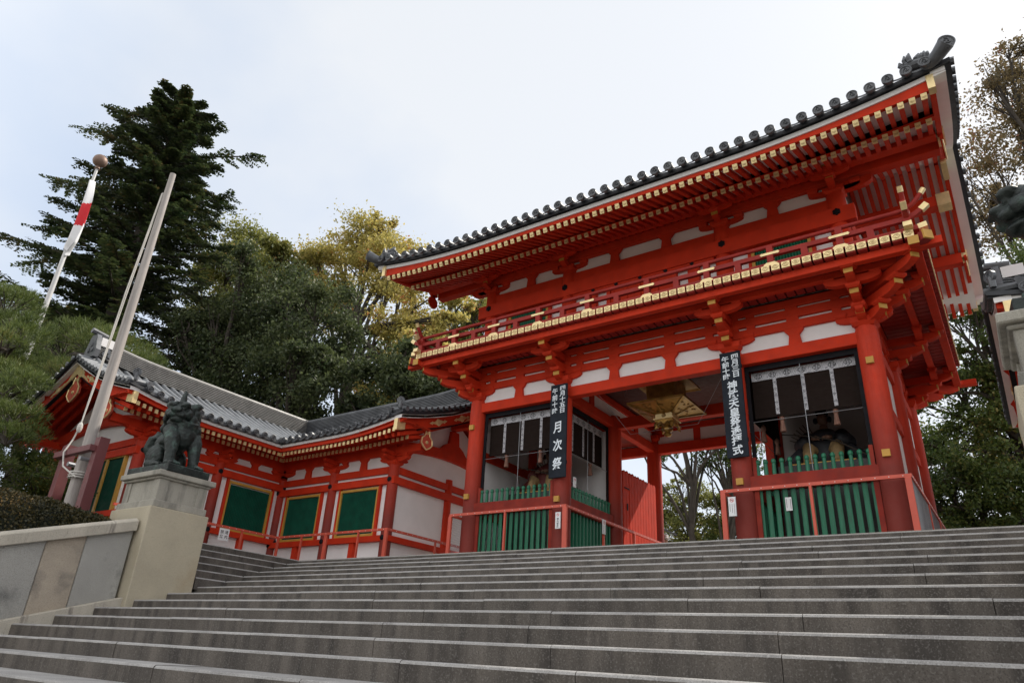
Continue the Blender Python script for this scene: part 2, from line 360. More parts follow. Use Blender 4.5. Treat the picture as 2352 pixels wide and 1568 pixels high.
# plaster band between head beam and balcony, with tie beams
part('wall_panel', MB().box(-4.65, 4.65, .0, .05, 4.605, 5.62), WHITE, gate)
part('wall_panel', MB().box(-4.65, 4.65, 5.13, 5.18, 4.60, 5.62), WHITE, gate)
for x in (-4.67, 4.62): part('wall_panel', MB().box(x, x+.05, .06, 5.12, 4.60, 5.62), WHITE, gate)
def ring(name, o, w, z0, z1, ex=0., ey=0., m=RED):
    X, Y0, Y1 = 4.65+o, -o, 5.18+o
    for y in (Y0, Y1): bm(name, -X-w/2-ex, X+w/2+ex, y-w/2, y+w/2, z0, z1, m)
    for x in (-X, X):
        bm(name, x-w/2, x+w/2, Y0+w/2, Y1-w/2, z0, z1, m)
        if ey: bm(name, x-w/2, x+w/2, Y0-w/2-ey, Y0-w/2, z0, z1, m)
ring('tie_beam', 0, .16, 4.96, 5.14); ring('tie_beam', 0, .155, 5.21, 5.40); ring('tie_beam', 0, .15, 5.457, 5.62)
def strut(x, y, d, z0, z1, n=0):
    m = MB(); s = .10
    poly = [(-s-.03, z0), (s+.03, z0), (s, z1-.14), (s+.09, z1-.03), (s+.09, z1), (-s-.09, z1), (-s-.09, z1-.03), (-s, z1-.14)]
    m.prism(poly, (x-d[0]*.0+d[1]*.0, y, 0), (-d[1] if d[1] else 0, d[0], 0) if d[0] else (1, 0, 0), (0,0,1), Vector((d[0], d[1], 0))*.075)
    return m
SLX = [-3.355, -.69, .69, 3.355]
for x in SLX:
    m = strut(x, 0, (0, -1), 4.605, 4.96)
    m.box(x-.12, x+.12, -.070, -.0, 4.958, 5.457); part('wall_strut', m, RED, gate)
for y in (1.295, 3.885):
    for sx in (-1, 1):
        m = MB().box(min(sx*4.65, sx*4.72), max(sx*4.65, sx*4.72), y-.1, y+.1, 4.6, 5.457)
        part('wall_strut', m, RED, gate)
# bracket sets that carry the balcony
TIERS = [(.40, 4.755, 4.94), (.75, 5.02, 5.20), (1.10, 5.285, 5.458)]
def bracket(cx, cy, dirs, along):
    m = MB(); caps = []
    masu(m, cx, cy, .46, 4.69, 4.86)
    for a in along:
        hijiki(m, cx, cy, a, .50, 4.815, 4.955)
        for t in (-.40, .40): masu(m, cx+a[0]*t, cy+a[1]*t, .22, 4.955, 5.045)
        for z0, z1 in ((5.14, 5.21), (5.40, 5.457)):
            for t in (-.45, 0, .45):
                w = .085 if t else .19
                x0, x1 = cx+a[0]*(t-w)-abs(a[1])*.074, cx+a[0]*(t+w)+abs(a[1])*.074; y0, y1 = cy+a[1]*(t-w)-abs(a[0])*.074, cy+a[1]*(t+w)+abs(a[0])*.074
                m.box(min(x0, x1), max(x0, x1), min(y0, y1), max(y0, y1), z0, z1)
    for d, f in dirs:
        rot = math.atan2(d[1], d[0]); pr = (-d[1], d[0])
        for i, (Ln, z0, z1) in enumerate(TIERS):
            caps.append((nose(m, cx, cy, d, 0, Ln*f, z0, z1), d))
            q = (Ln-.03)*f; masu(m, cx+d[0]*q, cy+d[1]*q, (.25 if i < 2 else .29), z1, (TIERS[i+1][1]+.004 if i < 2 else 5.585), rot)
        if f == 1:
            q = .72; hijiki(m, cx+d[0]*q, cy+d[1]*q, pr, .50, 5.30, 5.445)
            for t in (-.40, .40): masu(m, cx+d[0]*q+pr[0]*t, cy+d[1]*q+pr[1]*t, .2, 5.445, 5.49)
    b = part('bracket_set', m, RED, gate)
    for e, d in caps:
        c = MB(); cap_box(c, e, d); part('arm_end_cap', c, OCHRE, b)
r2 = math.sqrt(.5)
for x in (-2.06, 2.06):
    bracket(x, 0, [((0, -1), 1)], [(1, 0)]); bracket(x, 5.18, [((0, 1), 1)], [(1, 0)])
for sx in (-1, 1):
    bracket(sx*4.65, 2.59, [((sx, 0), 1)], [(0, 1)])
    bracket(sx*4.65, 0, [((0, -1), 1), ((sx, 0), 1), ((sx*r2, -r2), 1.414)], [(1, 0), (0, 1)])
    bracket(sx*4.65, 5.18, [((0, 1), 1), ((sx, 0), 1), ((sx*r2, r2), 1.414)], [(1, 0), (0, 1)])
ring('balcony_purlin', .72, .14, 5.487, 5.617)
ring('balcony_edge_beam', 1.13, .16, 5.475, 5.62, ex=.34, ey=.17)
for sx in (-1, 1):
    part('beam_end_cap', MB().box(sx*5.78-.085, sx*5.78+.085, -1.386, -1.372, 5.47, 5.625), OCHRE, gate)
    # hip noses that point out from the balcony corners
    d = Vector((sx*r2, -r2, 0)); p = Vector((sx*5.5, -.85, 5.545))
    part('corner_nose', MB().beam(p, p+d*.72+Vector((0,0,.06)), .17, .17), REDR, gate)
    part('beam_end_cap', MB().beam(p+d*.70+Vector((0,0,.058)), p+d*.735+Vector((0,0,.061)), .18, .18), OCHRE, gate)
# balcony floor boards with gilded ends
fb = MB().box(-.079, .079, -1.332, -.17, 5.622, 5.765).mesh('floor_board', REDR)
def emblem(v):
    m = MB().box(-.077, .077, -1.350, -1.331, 5.648, 5.779, 0)
    m.box(-.070, .070, -1.353, -1.350, 5.655, 5.772, 0)
    def ringd(r0, r1, n=14, sx=1., c=(0, 5.7135), y=-1.3555):
        a = [(c[0]+r*math.cos(2*math.pi*j/n)*sx, y, c[1]+r*math.sin(2*math.pi*j/n)) for r in (r0, r1) for j in range(n)]
        m.add(a, [(j, (j+1) % n, n+(j+1) % n, n+j) for j in range(n)], 1)
    hexa = lambda s: [(-.066*s, 0), (-.026*s, -.044*s), (.026*s, -.044*s), (.066*s, 0), (.026*s, .044*s), (-.026*s, .044*s)]
    a = [(x, -1.3555, 5.7135+z) for s in (1., .84) for x, z in hexa(s)]
    m.add(a, [(j, (j+1) % 6, 6+(j+1) % 6, 6+j) for j in range(6)], 1)
    if v == 0: ringd(.022, .030); ringd(.006, .013)
    else:
        for k in range(2+v % 2):
            t = 2*math.pi*k/(2+v % 2); pts = []
            for j in range(7):
                q = t+j*.32; r = .012+.0028*j; w = .0065*(1-j/7.5); pts.append((q, r, w))
            vs = [(r2_*math.cos(q), -1.3556, 5.7135+r2_*math.sin(q)) for q, r, w in pts for r2_ in (r-w, r+w)]
            m.add(vs, [(2*j, 2*j+1, 2*j+3, 2*j+2) for j in range(6)], 1)
        ringd(.031, .035)
    return m.mesh('gold_cap', [GOLD, GOLDD])
EM = [emblem(0), emblem(1), emblem(2)]
for i in range(-30, 31):
    b = dup('floor_board', fb, gate, (i*.191, 0, 0)); dup('gold_cap', EM[(i+30) % 3 if i % 2 else (i//2) % 2], b, (i*.191, 0, 0))
for sx in (-1, 1):
    sidef = MB(); sc = MB()
    for j in range(28):
        y = .0+j*.191; sidef.box(min(sx*4.74, sx*5.94), max(sx*4.74, sx*5.94), y-.0825, y+.0825, 5.624, 5.773); sc.box(min(sx*5.94, sx*5.956), max(sx*5.94, sx*5.956), y-.086, y+.086, 5.63, 5.772)
    for j in range(5):
        y = -.2-j*.191; sidef.box(min(sx*5.83, sx*5.94), max(sx*5.83, sx*5.94), y-.0825, y+.0825, 5.624, 5.773); sc.box(min(sx*5.94, sx*5.956), max(sx*5.94, sx*5.956), y-.086, y+.086, 5.63, 5.772)
    o = part('side_floor', sidef, REDR, gate); part('gold_caps', sc, GOLD, o)
part('rear_floor', MB().box(-5.8, 5.8, 5.26, 6.5, 5.624, 5.773), REDR, gate)
part('floor_deck', MB().box(-5.85, 5.85, -1.3, 6.5, 5.776, 5.784), REDL, gate)
# balcony railing: posts, three rails, gilded bands, curled ends
RY, RX = -1.24, 5.75
post = MB().box(-.06, .06, RY-.06, RY+.06, 5.86, 6.235).mesh('rail_post', REDR)
half = MB().box(-.06, .06, RY-.055, RY+.055, 5.86, 6.02).mesh('rail_post', REDR)
band = MB().prism([(-.19, 0), (-.16, .032), (-.13, .026), (.13, .026), (.16, .032), (.19, 0), (.16, -.032), (.13, -.026), (-.13, -.026), (-.16, -.032)], (0, RY-.066, 6.065), (1,0,0), (0,0,1), (0, .012, 0)).mesh('gold_band', GOLD)
foot = MB().prism([(-.13, 0), (-.135, .03), (-.10, .05), (-.08, .068), (.08, .068), (.10, .05), (.135, .03), (.13, 0), (.06, .0), (-.06, .0)], (0, RY-.072, 5.795), (1,0,0), (0,0,1), (0, .012, 0)).mesh('gold_band', GOLD)
px = [-4.62, -3.35, -2.06, -.73, .73, 2.06, 3.35, 4.62]
for x in px:
    p = dup('rail_post', post, gate, (x, 0, 0)); dup('gold_band', band, p, (x, 0, 0)); dup('gold_band', foot, p, (x, 0, 0))
for x in [(a+b)/2 for a, b in zip(px, px[1:])]+[-5.14, 5.14]: dup('rail_post', half, gate, (x, 0, 0))
def sq(p, w, h, ax):
    return [(p[0], p[1]+a*w/2, p[2]+b*h/2) if ax == 'x' else (p[0]+a*w/2, p[1], p[2]+b*h/2) for a, b in ((-1,-1),(1,-1),(1,1),(-1,1))]
def curl(x0, x1, z, lift, n=7):
    s = 1 if x1 > x0 else -1; L0 = abs(x1-x0)
    return [(x0+s*L0*i/n, z+lift*(i/n)**2) for i in range(n+1)]
def rails(ax, lo_, hi_, fix, over, name='handrail'):
    for kind, z, w, h, lift, ov in (('bottom_rail', 5.82, .13, .085, .03, over*.85), ('middle_rail', 6.065, .085, .09, .20, over), ('handrail', 6.258, .042, 0, .34, over)):
        mid = [(lo_, z), (hi_, z)]; pts = [q for q in curl(lo_, lo_-ov, z, lift)[::-1]]+[q for q in curl(hi_, hi_+ov, z, lift)]
        P3 = [((a, fix, b) if ax == 'x' else (fix, a, b)) for a, b in pts]
        m = MB()
        if kind == 'handrail': m.tube(P3, w, 10)
        else: m.loft([sq(p, w, h, ax) for p in P3])
        o = part(kind, m, REDR, gate)
        if kind == 'handrail': auto(o, 50)
        for e, d in ((P3[0], P3[1]), (P3[-1], P3[-2])):
            E, D = Vector(e), Vector(d); D = (E-D).normalized(); c = MB()
            if kind == 'handrail': c.tube([E-D*.1, E+D*.012], .049, 10)
            else: c.beam(E-D*.13, E+D*.012, w+.012, h+.012)
            part('gold_cap', c, GOLD, o)
rails('x', -RX+.12, RX-.12, RY, .46)
for sx in (-1, 1):
    rails('y', RY+.12, 5.18-RY-.12, sx*RX, .40)
    part('rail_post', MB().box(sx*RX-.062, sx*RX+.062, RY-.062, RY+.062, 5.866, 6.24), REDR, gate)
    for y in (0, 1.295, 2.59, 3.885, 5.18): part('rail_post', MB().box(sx*RX-.058, sx*RX+.058, y-.06, y+.06, 5.866, 6.235), REDR, gate)
bk = MB().box(-5.7, 5.7, 6.38, 6.46, 6.02, 6.10).box(-5.7, 5.7, 6.36, 6.48, 5.78, 5.86).tube([(-5.9, 6.42, 6.258), (5.9, 6.42, 6.258)], .042, 8)
part('rear_rail', bk, REDR, gate)
# ---------------------------------------------------------------- upper storey
UX = [-4.5, -2.03, 2.03, 4.5]; UY0, UY1 = .12, 5.06
uc = MB().lathe([(.195, 5.775), (.195, 7.7), (.185, 7.88), (.17, 7.93)], n=24).mesh('column', RED, True)
for x in UX:
    for y in (UY0, 2.59, UY1): auto(dup('column', uc, gate, (x, y, 0)))
part('wall_panel', MB().box(-4.5, 4.5, UY0+.02, UY0+.06, 5.775, 8.2), WHITE, gate)
part('wall_panel', MB().box(-4.5, 4.5, UY1-.06, UY1-.02, 5.775, 8.2), WHITE, gate)
for x in (-4.5, 4.46): part('wall_panel', MB().box(x, x+.04, UY0+.07, UY1-.07, 5.775, 9.0), WHITE, gate)
def ubox(name, x0, x1, y0, y1, z0, z1, m=RED): return bevel(part(name, MB().box(x0, x1, y0, y1, z0, z1), m, gate), .008)
ubox('upper_beam', -4.85, 4.85, -.085, UY0, 7.13, 7.50); ubox('upper_beam', -4.45, 4.45, .02, UY0, 7.535, 7.81)
for x in (-4.5, 4.5):
    ubox('upper_beam', x-.2, x+.2, UY0+.005, UY1, 7.13, 7.50); ubox('upper_beam', x-.09, x+.09, UY0+.005, UY1, 7.535, 7.81)
ubox('upper_beam', -4.85, 4.85, UY1, UY1+.2, 7.13, 7.50)
ubox('lower_lintel', -1.84, 1.84, -.06, UY0, 7.06, 7.127)
nail = MB()
for k in range(6):
    a = R(60*k+30); nail.lathe([(.001, 0), (.036, .004), (.036, .02)], (.048*math.cos(a), 0, .048*math.sin(a)), 8, axis='y')
nail.lathe([(.001, -.03), (.03, -.022), (.05, 0), (.05, .02)], (0, 0, 0), 8, axis='y')
nm = nail.mesh('nail_cover', BLACK, True)
for x in (-4.5, -2.06, 2.06, 4.5): dup('nail_cover', nm, gate, (x, -.105, 7.385))
dm = MB().prism([(-.055, 0), (0, -.055), (.055, 0), (0, .055)], (0, 0, 0), (1,0,0), (0,0,1), (0, .03, 0)).mesh('nail_cover', BLACK)
for x in (-1.25, -.61, .03, .68, 1.33): dup('nail_cover', dm, gate, (x, -.076, 7.095))
# windows and doors
for c in (-3.26, 3.28):
    w = part('window', MB().box(c-.56, c+.56, .09, .12, 5.86, 7.04), GREEND, gate)
    sl = MB()
    for k in range(18): x = c-.53+k*.0625; sl.prism([(-.026, 0), (0, -.026), (.026, 0)], (x, .088, 5.86), (1,0,0), (0,1,0), (0,0,1.18))
    part('slats', sl, GREEN, w)
    part('frame', MB().box(c-.63, c-.56, .04, .13, 5.80, 7.11).box(c+.56, c+.63, .04, .13, 5.80, 7.11).box(c-.56, c+.56, .04, .13, 7.04, 7.11), OCHRE, w)
    for x in (c-.665, c+.665): part('window_jamb', MB().box(x-.035, x+.035, .03, .135, 5.775, 7.13), RED, gate)
    part('upper_beam', MB().box(c-.7, c+.7, .035, .135, 7.112, 7.13), RED, gate)
for x in (-1.33, 1.33): part('door_post', MB().box(x-.13, x+.13, -.02, .13, 5.775, 7.06), RED, gate)
for x in (-.86, .86): part('door_post', MB().box(x-.05, x+.05, .0, .13, 5.775, 7.06), RED, gate)
for c in (-.405, .405):
    d = part('upper_door', MB().box(c-.40, c+.40, .06, .12, 5.80, 7.05), RED, gate)
    f = MB()
    for x in (c-.36, c, c+.36): f.box(x-.035, x+.035, .035, .06, 5.80, 7.05)
    for z in (6.9, 6.45, 5.95): f.box(c-.325, c-.035, .035, .06, z-.04, z+.04).box(c+.035, c+.325, .035, .06, z-.04, z+.04)
    part('door_frame', f, RED, d)
for y, s in ((UY0, -1),):
    for z in (5.95, 6.62):
        for xa, xb in ((-4.3, -3.92), (3.95, 4.3), (-2.58, -2.2), (2.2, 2.6)): part('wall_rail', MB().box(xa, xb, .06, .135, z-.05, z+.05), RED, gate)
# upper frieze: struts, bracket sets, purlins
ubox('tie_beam', -4.5, 4.5, .0, UY0, 8.165, 8.235)
for x in (-3.21, -.69, .69, 3.21):
    s = .10; z0, z1 = 7.81, 8.165
    part('wall_strut', MB().prism([(-s-.03, z0), (s+.03, z0), (s, z1-.13), (s+.1, z1-.02), (s+.1, z1), (-s-.1, z1), (-s-.1, z1-.02), (-s, z1-.13)], (x, .02, 0), (1,0,0), (0,0,1), (0, .09, 0)), RED, gate)
for x in UX:
    m = MB(); masu(m, x, UY0, .42, 7.91, 8.04); hijiki(m, x, UY0, (1, 0), .52, 7.965, 8.075)
    for t in (-.42, 0, .42): masu(m, x+t, UY0, .22, 8.075, 8.17)
    e1 = nose(m, x, UY0, (0, -1), 0, .46, 7.98, 8.12, .14); masu(m, x, UY0-.42, .22, 8.12, 8.2)
    hijiki(m, x, UY0-.42, (1, 0), .4, 8.165, 8.27, .12); e2 = nose(m, x, UY0, (0, -1), .2, .68, 8.20, 8.34, .14)
    if abs(x) > 3:
        sx = 1 if x > 0 else -1; nose(m, x, UY0, (sx, 0), 0, .75, 7.96, 8.17, .14); hijiki(m, x, UY0, (0, 1), .5, 7.965, 8.075)
    b = part('bracket_set', m, RED, gate)
    for e in (e1, e2):
        c = MB(); cap_box(c, e, (0, -1), .14); part('arm_end_cap', c, OCHRE, b)
ubox('purlin', -6.50, 6.50, UY0-.55, UY0-.33, 8.27, 8.40)          # outer eave purlin
ubox('purlin', -6.52, 6.52, UY0-.12, UY0+.12, 8.235, 8.52); ubox('purlin', -6.52, 6.52, UY1-.12, UY1+.12, 8.235, 8.52)
ubox('ridge_purlin', -6.5, 6.5, 2.45, 2.73, 8.48, 8.76)
for sx in (-1, 1):
    part('gilt_sleeve', MB().box(min(sx*6.27, sx*6.54), max(sx*6.27, sx*6.54), 2.43, 2.75, 8.46, 8.78), GOLD, gate)
    # carved drop pendants under the verge
    for y in (UY0-.25, UY1):
        m = MB(); pf = [(0, 0), (.05, -.12), (.17, -.2), (.2, -.33), (.12, -.42), (0, -.46), (-.12, -.42), (-.2, -.33), (-.17, -.2), (-.05, -.12)]
        m.prism([(a, b*1.1) for a, b in pf], (sx*6.56, y, 8.42), (0,1,0), (0,0,1), (sx*.05, 0, 0)); m.prism([(a*.8, b*.55+.16) for a, b in pf], (sx*6.56, y, 8.36), (0,1,0), (0,0,1), (sx*.06, 0, 0))
        o = part('carved_pendant', m, RED, gate)
        part('gilt_edge', MB().tube([(sx*6.59, y+a*1.02, 8.42+b*1.12) for a, b in pf[1:]], .016, 5), GOLD, o)
# ---- eaves and roof
def tt(x, a=3.0, b=3.83): return max(0., abs(x)-a)/b
def hz(x): return 7.735+.16*tt(x, 3, 3.5)**2
def jz(x): return 7.975+.085*tt(x, 3, 3.5)**2
def ez(x): return .34*tt(x)**2
SL = .42; JB = .40
RP = 9.72                                   # underside of the roof at the ridge
jr_s = MB().beam((0, -1.165, 7.975), (0, .45, 7.975+JB*1.6), .085, .105).mesh('base_rafter', RED)
yr = (RP-.12-7.975)
jr_l = MB().beam((0, -1.165, 7.975), (0, .5, 7.975+JB*1.66), .085, .105).beam((0, .5, 7.975+JB*1.66), (0, 2.59, RP-.03), .085, .105).mesh('base_rafter', RED)
hr = MB().beam((0, -2.115, 7.735), (0, -1.0, 7.735+SL*1.1), .085, .1).mesh('flying_rafter', RED)
cap = MB()
cap.beam((0, -2.128, 7.730), (0, -2.085, 7.746), .098, .112)
for r0, r1 in ((.030, .037), (.012, .019)):
    n = 12; a = [(r*math.cos(2*math.pi*j/n), -2.1305, 7.731+r*math.sin(2*math.pi*j/n)) for r in (r0, r1) for j in range(n)]
    cap.add(a, [(j, (j+1) % n, n+(j+1) % n, n+j) for j in range(n)], 1)
capm = cap.mesh('gold_cap', [GOLD, GOLDD])
PIT = .1865
for i in range(70):
    x = (i-34.5)*PIT
    j = dup('base_rafter', jr_l if abs(x) > 4.4 else jr_s, gate, (x, 0, jz(x)-7.975)); dup('gold_cap', capm, j, (x, .952, .24+jz(x)-7.975))
for i in range(70):
    x = (i-34.5)*PIT
    j = dup('flying_rafter', hr, gate, (x, 0, hz(x)-7.735)); dup('gold_cap', capm, j, (x, 0, hz(x)-7.735))
xs = [-6.62+13.24*i/48 for i in range(49)]
def strip(f, xs=xs):                                  # sweep a closed section along x
    return MB().loft([[(x, y, z) for y, z in f(x)] for x in xs])
part('eaves_board', strip(lambda x: [(-1.20, jz(x)+.055), (-1.05, jz(x)+.075), (-1.05, hz(x)+.30), (-1.20, hz(x)+.275)]), RED, gate)
part('eaves_board', strip(lambda x: [(-2.15, hz(x)+.052), (-2.0, hz(x)+.11), (-2.0, 7.92+ez(x)), (-2.15, 7.878+ez(x))]), RED, gate)
xw = [-6.83+13.66*i/48 for i in range(49)]
part('white_eaves_board', strip(lambda x: [(-2.18, 7.878+ez(x)), (-1.9, 7.915+ez(x)), (-1.9, 8.0+ez(x)), (-2.18, 7.98+ez(x))], xw), WHITE, gate)
# white soffit boards between the rafters
part('soffit', strip(lambda x: [(-2.0, hz(x)+.10), (-1.15, hz(x)+SL*.96+.052), (-1.15, hz(x)+SL*.96+.07), (-2.0, hz(x)+.12)]), WHITE, gate)
part('soffit', MB().loft([[(x, -1.0, jz(x)+.13), (x, .5, 8.71+jz(x)-7.975), (x, 2.59, RP+.04), (x, 4.68, 8.72), (x, 6.25, 8.11), (x, 7.2, 7.95), (x, 7.2, 7.99), (x, 6.25, 8.15), (x, 4.68, 8.76), (x, 2.59, RP+.08), (x, .5, 8.75+jz(x)-7.975), (x, -1.0, jz(x)+.16)] for x in xs]), WHITE, gate)
rr = MB()                                             # rear rafters, seen only past the right verge
for i in range(70):
    x = (i-34.5)*PIT; dz = jz(x)-7.975
    rr.beam((x, 6.35, 7.975+dz), (x, 4.68, 7.975+JB*1.66+dz), .085, .105); rr.beam((x, 7.295, hz(x)), (x, 6.2, hz(x)+SL*1.1), .085, .1)
    if abs(x) > 4.4: rr.beam((x, 4.68, 7.975+JB*1.66+dz), (x, 2.59, RP-.03), .085, .105)
part('rear_rafters', rr, RED, gate)
part('rear_eaves', strip(lambda x: [(7.37, 7.80+ez(x)), (7.1, 7.84+ez(x)), (7.1, 8.0+ez(x)), (7.37, 7.955+ez(x))], xw), WHITE, gate)
rc = MB()
for i in range(70): x = (i-34.5)*PIT; rc.box(x-.049, x+.049, 7.295, 7.312, hz(x)-.056, hz(x)+.056)
part('rear_gold_caps', rc, GOLD, gate)
# roof slab, round tile rows, ridge
def rz(y):                                            # top of the slab at distance from the eave
    d = min(y+2.30, 7.48-y); return 8.055+.34*d+.024*d*d
ys = [-2.27, -2.1, -1.5, -.7, .2, 1.2, 2.1, 2.59]; ysb = [5.18-y for y in ys[::-1]][1:]
xr = [-6.93+13.86*i/48 for i in range(49)]
def fade(y): d = min(y+2.3, 7.48-y); return max(0, 1-d/3.5)
slab = MB().loft([[(x, y, rz(y)+ez(x)*fade(y)) for y in ys+ysb]+[(x, y, rz(y)+ez(x)*fade(y)-(.085 if abs(y-2.59) > 4.5 else .14)) for y in (ys+ysb)[::-1]] for x in xr])
roof = part('roof', slab, TILED, gate)
tr = MB()
for k in range(45):
    x = (k-22)*.298
    for seq in (ys, ysb[::-1]):
        s = -1 if seq is ys else 1
        pts = [(x, y+(s*.12 if i == 0 else 0), rz(y)+.035+ez(x)*fade(y)) for i, y in enumerate(seq)]
        tr.tube(pts, .082, 8)
    if k < 44:
        xm = x+.149
        for (y0, s) in ((-2.33, -1), (7.51, 1)):
            tr.add([(xm-.15+.3*j/6, y0+s*.03, rz(-2.3)+ez(xm)-.035-.03*math.sin(math.pi*j/6)) for j in range(7)]+[(xm-.15+.3*j/6, y0+s*.03, rz(-2.3)+ez(xm)+.006-.03*math.sin(math.pi*j/6)) for j in range(7)], [(j, j+1, 8+j, 7+j) for j in range(6)])
auto(part('roof_tiles', tr, TILE, roof), 50)
def disc_mesh(r, name='end_tile', m=None):
    d = MB().lathe([(r*.98, .05), (r, 0), (r, -.012), (r*.84, -.016), (r*.80, -.004), (r*.62, -.004), (.001, -.004)], (0,0,0), 20, axis='y')
    for k in range(3):
        t = 2*math.pi*k/3; vs = []
        for j in range(7):
            q = t+j*.33; rr_ = r*(.2+.055*j); w = r*.12*(1-j/7.2)
            for a, yy in ((rr_-w, -.005), (rr_, -.022), (rr_+w, -.005)): vs.append((a*math.cos(q), yy, a*math.sin(q)))
        d.add(vs, [(3*j+u, 3*j+u+1, 3*j+u+4, 3*j+u+3) for j in range(6) for u in (0, 1)])
    for j in range(14):
        a = 2*math.pi*j/14; d.sphere((r*.71*math.cos(a), -.006, r*.71*math.sin(a)), r*.055, 5, 3)
    return auto_me(d.mesh(name, m or TILE))
def auto_me(me):
    me.polygons.foreach_set('use_smooth', [True]*len(me.polygons)); me.set_sharp_from_angle(angle=R(40)); return me
DISC = disc_mesh(.098)
for k in range(45):
    x = (k-22)*.298; dup('end_tile', DISC, roof, (x, -2.41, 8.092+ez(x)))
part('ridge', MB().box(-6.7, 6.7, 2.40, 2.78, 10.0, 10.75).tube([(-6.75, 2.59, 10.8), (6.75, 2.59, 10.8)], .13, 10), TILE, roof)
for sx in (-1, 1):
    # verge: black tile edge, white board, red bargeboard with gilded fittings
    def vz(y): d = min(y+2.2, 7.38-y); return 7.93+.30*d+.028*d*d+.33*max(0, 1-d/3.0)**2
    vy = [-2.2, -1.9, -1.4, -.8, 0, .8, 1.7, 2.59]; vyb = [5.18-y for y in vy[::-1]][1:]; VY = vy+vyb
    def sweep(x0, x1, a, b, name, m):
        return part(name, MB().loft([[(sx*x0, y, vz(y)+a), (sx*x1, y, vz(y)+a), (sx*x1, y, vz(y)+b), (sx*x0, y, vz(y)+b)] for y in VY]), m, gate)
    sweep(6.60, 6.83, -.02, .07, 'white_verge_board', WHITE)
    sweep(6.60, 6.93, .075, .20, 'verge_tile_edge', TILED)
    hb = sweep(6.53, 6.62, -.30, -.025, 'bargeboard', RED)
    for seg in ([-2.21, -2.0], [7.18, 7.39]): part('gilt_fitting', MB().loft([[(sx*6.52, y, vz(y)-.315), (sx*6.635, y, vz(y)-.315), (sx*6.635, y, vz(y)-.02), (sx*6.52, y, vz(y)-.02)] for y in seg]), GOLD, hb)
    for y in (0, 5.2): part('gilt_fitting', MB().box(min(sx*6.52, sx*6.65), max(sx*6.52, sx*6.65), y-.2, y+.2, vz(y)-.34, vz(y)-.14), GOLD, hb)
    g = MB().loft([[(sx*6.52, y, vz(y)-.36), (sx*6.64, y, vz(y)-.36), (sx*6.64, y, vz(y)-.02), (sx*6.52, y, vz(y)-.02)] for y in (2.2, 2.59, 2.98)])
    part('gilt_fitting', g, GOLD, hb)
    vt = MB()
    for y in np.arange(-2.0, 7.3, .3):
        z = vz(y)+.25; vt.tube([(sx*6.55, y, z+.05), (sx*7.0, y, z)], .075, 7)
    auto(part('verge_tiles', vt, TILE, roof), 50)
    # corner: upturned tube tile and curling peony ornament
    c = MB().tube([(sx*6.45, -2.12, 8.36), (sx*6.62, -2.28, 8.39), (sx*6.78, -2.40, 8.44), (sx*6.92, -2.50, 8.53)], [.06, .10, .12, .14], 12)
    auto(part('corner_tile', c, TILE, roof), 50)
    d = Vector((sx*.30, -.92, .02)).normalized()
    q = d.to_track_quat('-Y', 'Z').to_matrix().to_4x4()
    dup('end_tile', DISC, roof, Vector((sx*6.93, -2.53, 8.535)), q, (1.42, 1, 1.42))
    m = MB(); c0 = Vector((sx*6.42, -2.22, 8.50)); rnd_ = random.Random(4)
    m.sphere(c0, (.26, .16, .10), 12, 6)
    for k in range(26):
        a = rnd_.uniform(0, 6.28); rr_ = rnd_.uniform(.02, .22); b = c0+Vector((math.cos(a)*rr_, math.sin(a)*rr_*.6, .05)); hh = rnd_.uniform(.06, .20)*(1.2-rr_*3)+.03
        lean = Vector((math.cos(a)*.07, math.sin(a)*.05, hh)); m.tube([b, b+lean*.6, b+lean+Vector((.03*math.cos(a+2), .03*math.sin(a+2), .02))], [.045, .05, .012], 6)
        m.sphere(b, (.06, .06, .05), 8, 5)
    part('corner_ornament', m, TILE, roof)
# door leaf, swung open against the passage side
def leaf(sx):
    m = MB(); n = 12; y0, y1 = 2.80, 4.86
    for k in range(n):
        a, b = y0+(y1-y0)*k/n+.006, y0+(y1-y0)*(k+1)/n-.006; c = (a+b)/2; zt = 3.30+.015*(k % 2)
        gap = .03 if k == 2 else 0
        m.prism([(a+gap, .72), (b, .72), (b, zt-.05), (b-.02, zt-.02), (c, zt+.01), (a+gap+.02, zt-.02), (a+gap, zt-.05)], (sx*1.93-.025, 0, 0), (0,1,0), (0,0,1), (.05, 0, 0))
    o = part('door_leaf', m, RED, gate)
    part('cross_bar', MB().box(sx*1.93+sx*.028, sx*1.93+sx*.09, y0+.05, y1-.05, 2.9, 3.02).box(sx*1.93+sx*.028, sx*1.93+sx*.09, y0+.05, y1-.05, 1.2, 1.32), RED, o)
    part('iron_latch', MB().box(sx*1.895-.006, sx*1.895+.006, 2.86, 3.16, 2.83, 2.86).box(sx*1.895-.006, sx*1.895+.006, 3.0, 3.06, 2.28, 2.45), BLACK, o)
leaf(-1); leaf(1)
